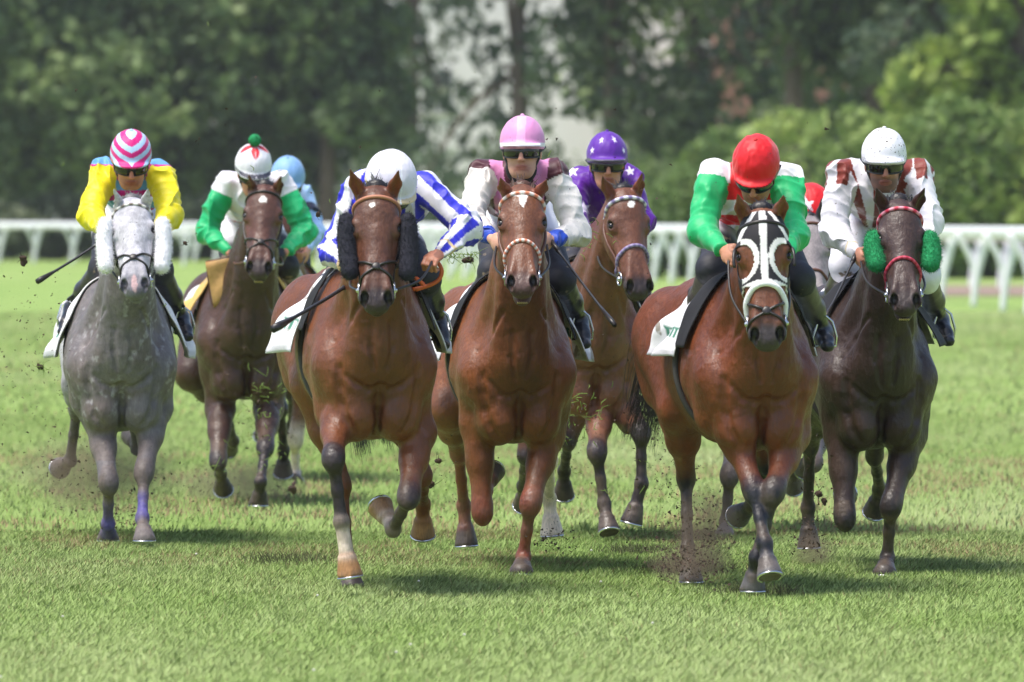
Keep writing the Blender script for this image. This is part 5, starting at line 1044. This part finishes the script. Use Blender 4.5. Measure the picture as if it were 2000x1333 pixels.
for key, sp in RIDERS.items():
    if key in FR:
        t0 = time.time(); FR[key]['rider'] = rider(sp, FR[key]); print(key, 'rider', round(time.time() - t0, 1))
if 'h1' in FR: whip(FR['h1']['rider']['ha'][0] + [.02, -.05, 0], P(72, 551, 44.9), 'whip pointing down to the left beside the grey horse')
if 'h3' in FR: whip(FR['h3']['rider']['ha'][0] + [.03, -.02, -.06], P(534, 643, 38.9), 'thick black whip crossing the white saddle cloth of the leading bay horse', r=.013)
if 'h4' in FR: whip(FR['h4']['rider']['ha'][1] + [0, -.02, 0], P(1201, 636, 41.0), 'slim whip slanting down to the right of the chestnut horse', r=.008)
if 'h5' in FR: whip(P(1236, 500, 45.7), P(1279, 656, 45.5), 'whip hanging straight down to the right of the lilac bridle', r=.012)
if 'h7' in FR: whip(FR['h7']['rider']['ha'][0] + [0, -.02, 0], P(1612, 622, 41.3), 'whip lying across the black saddle pad of the nearly black horse', r=.008)
if 'h3' in FR:
    f3 = FR['h3']; hnd = f3['rider']['ha'][1]
    for pth_ in ([(806, 566), (832, 560), (856, 548), (863, 530), (856, 514), (846, 503)], [(806, 540), (818, 548), (828, 560), (812, 566)]):
        V2, F2 = tube(spline([P(a, b, hnd[1] - .02) for a, b in pth_], 20), .011, 6); link_mesh('rein', V2, F2, M['orange'], f3['bridle'])

if 'h2' in FR:      # lifted tan corner of the second horse's saddle cloth
    f2 = FR['h2']; yy = f2['D'] + .12; cs_ = [P(402, 512, yy), P(474, 500, yy - .02), P(470, 560, yy - .05), P(419, 602, yy + .02)]; G = []
    for i in range(9):
        for j in range(9):
            a_, b__ = i / 8, j / 8; p = (cs_[0] * (1 - a_) + cs_[1] * a_) * (1 - b__) + (cs_[3] * (1 - a_) + cs_[2] * a_) * b__; G.append(p + np.array([0, -.02 * math.sin(a_ * 3.1) - .008 * math.sin(b__ * 9 + a_ * 4), 0]))
    o = link_mesh('saddle_flap', G, [(i * 9 + j, (i + 1) * 9 + j, (i + 1) * 9 + j + 1, i * 9 + j + 1) for i in range(8) for j in range(8)], mat('tan_flap', lin((168, 130, 78)), rough=.7, var=.25, vscale=12, bump=.4, bscale=30), f2['root']); sm = o.modifiers.new('s', 'SOLIDIFY'); sm.thickness = .008
    V2, F2 = tube(spline(cs_ + [cs_[0]], 24), .004, 5); link_mesh('binding', V2, F2, M['brown'], o)
# ------------------------------------------------------------------ turf and mud in the air
def specks(areas, name, label, col, size, cat):
    parts = []
    for (px, py, sx, sy, d, n) in areas:
        for i in range(int(n * 2.4)):
            c = P(px + rng.normal(0, sx), py + rng.normal(0, sy), d + rng.uniform(-.8, .8)); c[2] = max(c[2], .02); s = size * min(rng.lognormal(0, .5), 2.2)
            q = rng.normal(0, 1, (4, 3)) * s; parts.append((list(c + q), [(0, 1, 2), (0, 2, 3), (0, 3, 1), (1, 3, 2)]))
    V2, F2 = merge(parts); o = link_mesh(name, V2, F2, col, smooth=False); tag(o, label, cat, kind='stuff')
soil = mat('wet_soil', (.055, .032, .02), rough=.9, var=.4, vscale=60); blade = mat('torn_grass', (.20, .30, .05), rough=.6, trans=.3)
specks([(70, 760, 60, 120, 45.5, 110), (60, 640, 40, 60, 45, 30), (240, 960, 60, 40, 46.5, 130), (130, 930, 50, 50, 46, 90), (430, 960, 50, 30, 51.5, 110), (520, 820, 60, 70, 50, 120), (570, 880, 60, 80, 52, 60), (850, 920, 60, 50, 43, 70), (1110, 850, 60, 70, 45.6, 110), (1300, 860, 40, 80, 43, 130),
        (1310, 940, 40, 60, 42.5, 90), (1370, 1060, 40, 50, 40.3, 420), (1330, 1100, 35, 22, 40.0, 300), (1600, 960, 30, 60, 42, 90), (1590, 1060, 30, 20, 42.3, 140), (1140, 800, 30, 25, 45, 40), (1300, 640, 60, 90, 43, 40), (800, 300, 400, 100, 43, 40), (1200, 300, 200, 90, 43, 30), (260, 1020, 30, 12, 46, 80), (1080, 1050, 30, 15, 42.4, 70)],
       'flying_soil', 'fine specks of soil thrown up behind the hooves', soil, .0029, 'soil')
def bits(areas, name, label, m_, cat, ln=.03):
    parts = []
    for (px, py, sx, sy, d, n) in areas:
        for i in range(n):
            c = P(px + rng.normal(0, sx), py + rng.normal(0, sy), d + rng.uniform(-.4, .4)); dr = unit(rng.normal(0, 1, 3)); l_ = ln * rng.lognormal(0, .4)
            parts.append(tube(spline([c - dr * l_, c + rng.normal(0, .3, 3) * l_, c + dr * l_], 4), [.0012, .0022, .0026, .0022, .0008], 3))
    V2, F2 = merge(parts); o = link_mesh(name, V2, F2, m_); tag(o, label, cat, kind='stuff')
bits([(520, 830, 28, 50, 49.8, 46), (525, 765, 35, 20, 49.6, 16), (1135, 800, 28, 22, 44.8, 40), (1100, 880, 20, 30, 45, 22), (1115, 420, 60, 150, 44, 6), (1148, 455, 8, 14, 44.6, 14), (300, 500, 200, 200, 44, 8), (440, 900, 20, 60, 49.6, 12), (1240, 960, 40, 40, 43.8, 8), (880, 500, 24, 6, 41, 34)],
     'flying_grass', 'torn blades of grass flying round the legs', blade, 'grass', .022)
def clod(px, py, d, r, label, grass=0):
    c = P(px, py, d); e = empty('turf_clod', c); tag(e, label, 'clod', 'clods of turf in the air')
    V2, F2 = surface([ell(c, (r, r * .8, r * .8), .01), ell(c + rng.normal(0, r * .7, 3), (r * .6, r * .5, r * .7), .01), ell(c + rng.normal(0, r * .8, 3), (r * .5, r * .5, r * .4), .01)], max(r / 5, .003)); V2 = V2 + (V2 - c) * ((vnoise(V2, 60, 2) - .4) * 1.5)[:, None]; link_mesh('soil', V2, F2, soil, e)
    n = 10 + grass; ro = [c + rng.normal(0, r * .5, 3) for i in range(n)]; ti = [p + rng.normal(0, 1, 3) * r * (1.2 + .05 * grass) for p in ro]; link_mesh('grass_tuft', *strands(ro, ti, .0022, n=3, jit=.006), blade if grass > 6 else soil, e)
for q in [(45, 505, 44.8, .018, 'ragged brown clod flying at the far left below the rail', 0), (80, 718, 45, .016, 'green and brown clod left of the grey horse', 14), (857, 901, 42.5, .014, 'dark clod between the white pasterned bay and the chestnut horse', 2), (842, 948, 42.6, .018, 'spiky dark clod just above the grass right of the leading bay', 6),
          (571, 955, 49.5, .022, 'brown clod low between the second horse and the leading bay', 3), (915, 507, 41, .016, 'long green tuft flying between the striped sleeve and the chestnut horse', 16), (1598, 965, 41.8, .018, 'reddish clod beside the bent foreleg of the nearly black horse', 3), (622, 420, 43, .010, 'small dark clod right of the pale blue sleeve', 0),
          (362, 475, 44, .009, 'tiny dark clod left of the green sleeve', 0)]: clod(*q)
for px, py, r in ((570, 1103, .12), (1330, 1120, .14), (1250, 1085, .10), (1480, 1165, .10)):
    y = FPX * CAMZ / (py - HY); c = np.array([(px - 1000) * y / FPX, y, 0.]); ro = [c + [rng.normal(0, r), rng.normal(0, r * 1.3), 0] for i in range(420)]; ti = [p + [rng.normal(0, .03), rng.normal(0, .03), rng.uniform(.02, .07)] for p in ro]
    V2, F2 = strands(ro, ti, .003, n=2, jit=.004); o = link_mesh('torn_turf', V2, F2, mat('dark_turf', (.075, .085, .03), rough=.9, var=.4, vscale=20)); tag(o, 'dark patch of torn up grass on the course', 'turf', kind='stuff')

# brown dust hanging where hooves have just struck
def puff(px, py, d, r, den, label):
    c = P(px, py, d); V2, F2 = surface([ell(c, r, .01)], .05); o = link_mesh('dust', V2 - c, F2, bpy.data.materials.new('dust_air')); o.location = c; tag(o, label, 'dust', kind='stuff'); m = o.data.materials[0]; m.use_nodes = True; t = m.node_tree; t.nodes.remove(t.nodes['Principled BSDF'])
    pv = t.nodes.new('ShaderNodeVolumePrincipled'); pv.inputs['Color'].default_value = (.36, .29, .20, 1); tc = t.nodes.new('ShaderNodeTexCoord'); mp = t.nodes.new('ShaderNodeMapping'); mp.inputs['Scale'].default_value = tuple(1 / q for q in r); t.links.new(tc.outputs['Object'], mp.inputs[0])
    ln = t.nodes.new('ShaderNodeVectorMath'); ln.operation = 'LENGTH'; t.links.new(mp.outputs[0], ln.inputs[0]); nz = t.nodes.new('ShaderNodeTexNoise'); nz.inputs['Scale'].default_value = 5; nz.inputs['Detail'].default_value = 4; t.links.new(tc.outputs['Object'], nz.inputs[0])
    a = t.nodes.new('ShaderNodeMath'); a.operation = 'MULTIPLY_ADD'; t.links.new(ln.outputs['Value'], a.inputs[0]); a.inputs[1].default_value = -1; a.inputs[2].default_value = .45; b = t.nodes.new('ShaderNodeMath'); b.operation = 'ADD'; t.links.new(a.outputs[0], b.inputs[0]); t.links.new(nz.outputs[0], b.inputs[1])
    m2 = t.nodes.new('ShaderNodeMath'); m2.operation = 'MULTIPLY'; m2.use_clamp = False; mx = t.nodes.new('ShaderNodeMath'); mx.operation = 'MAXIMUM'; mx.inputs[1].default_value = 0; t.links.new(b.outputs[0], mx.inputs[0]); t.links.new(mx.outputs[0], m2.inputs[0]); m2.inputs[1].default_value = den; t.links.new(m2.outputs[0], pv.inputs['Density']); t.links.new(pv.outputs[0], t.nodes['Material Output'].inputs['Volume'])
puff(1380, 1030, 40.4, (.17, .30, .26), 5, 'brown dust puff between the hind and fore legs of the hooded horse'); puff(1350, 1100, 40.3, (.24, .3, .11), 6, 'brown dust at the planted hind hoof of the hooded horse')
puff(200, 930, 46.8, (.55, .6, .26), 3, 'thin dust behind the grey horse'); puff(470, 950, 52, (.5, .6, .2), 3, 'thin dust round the hooves of the second horse from the left'); puff(1590, 1080, 42.6, (.14, .2, .12), 6, 'small dust puff below a lifted hind hoof at the right')
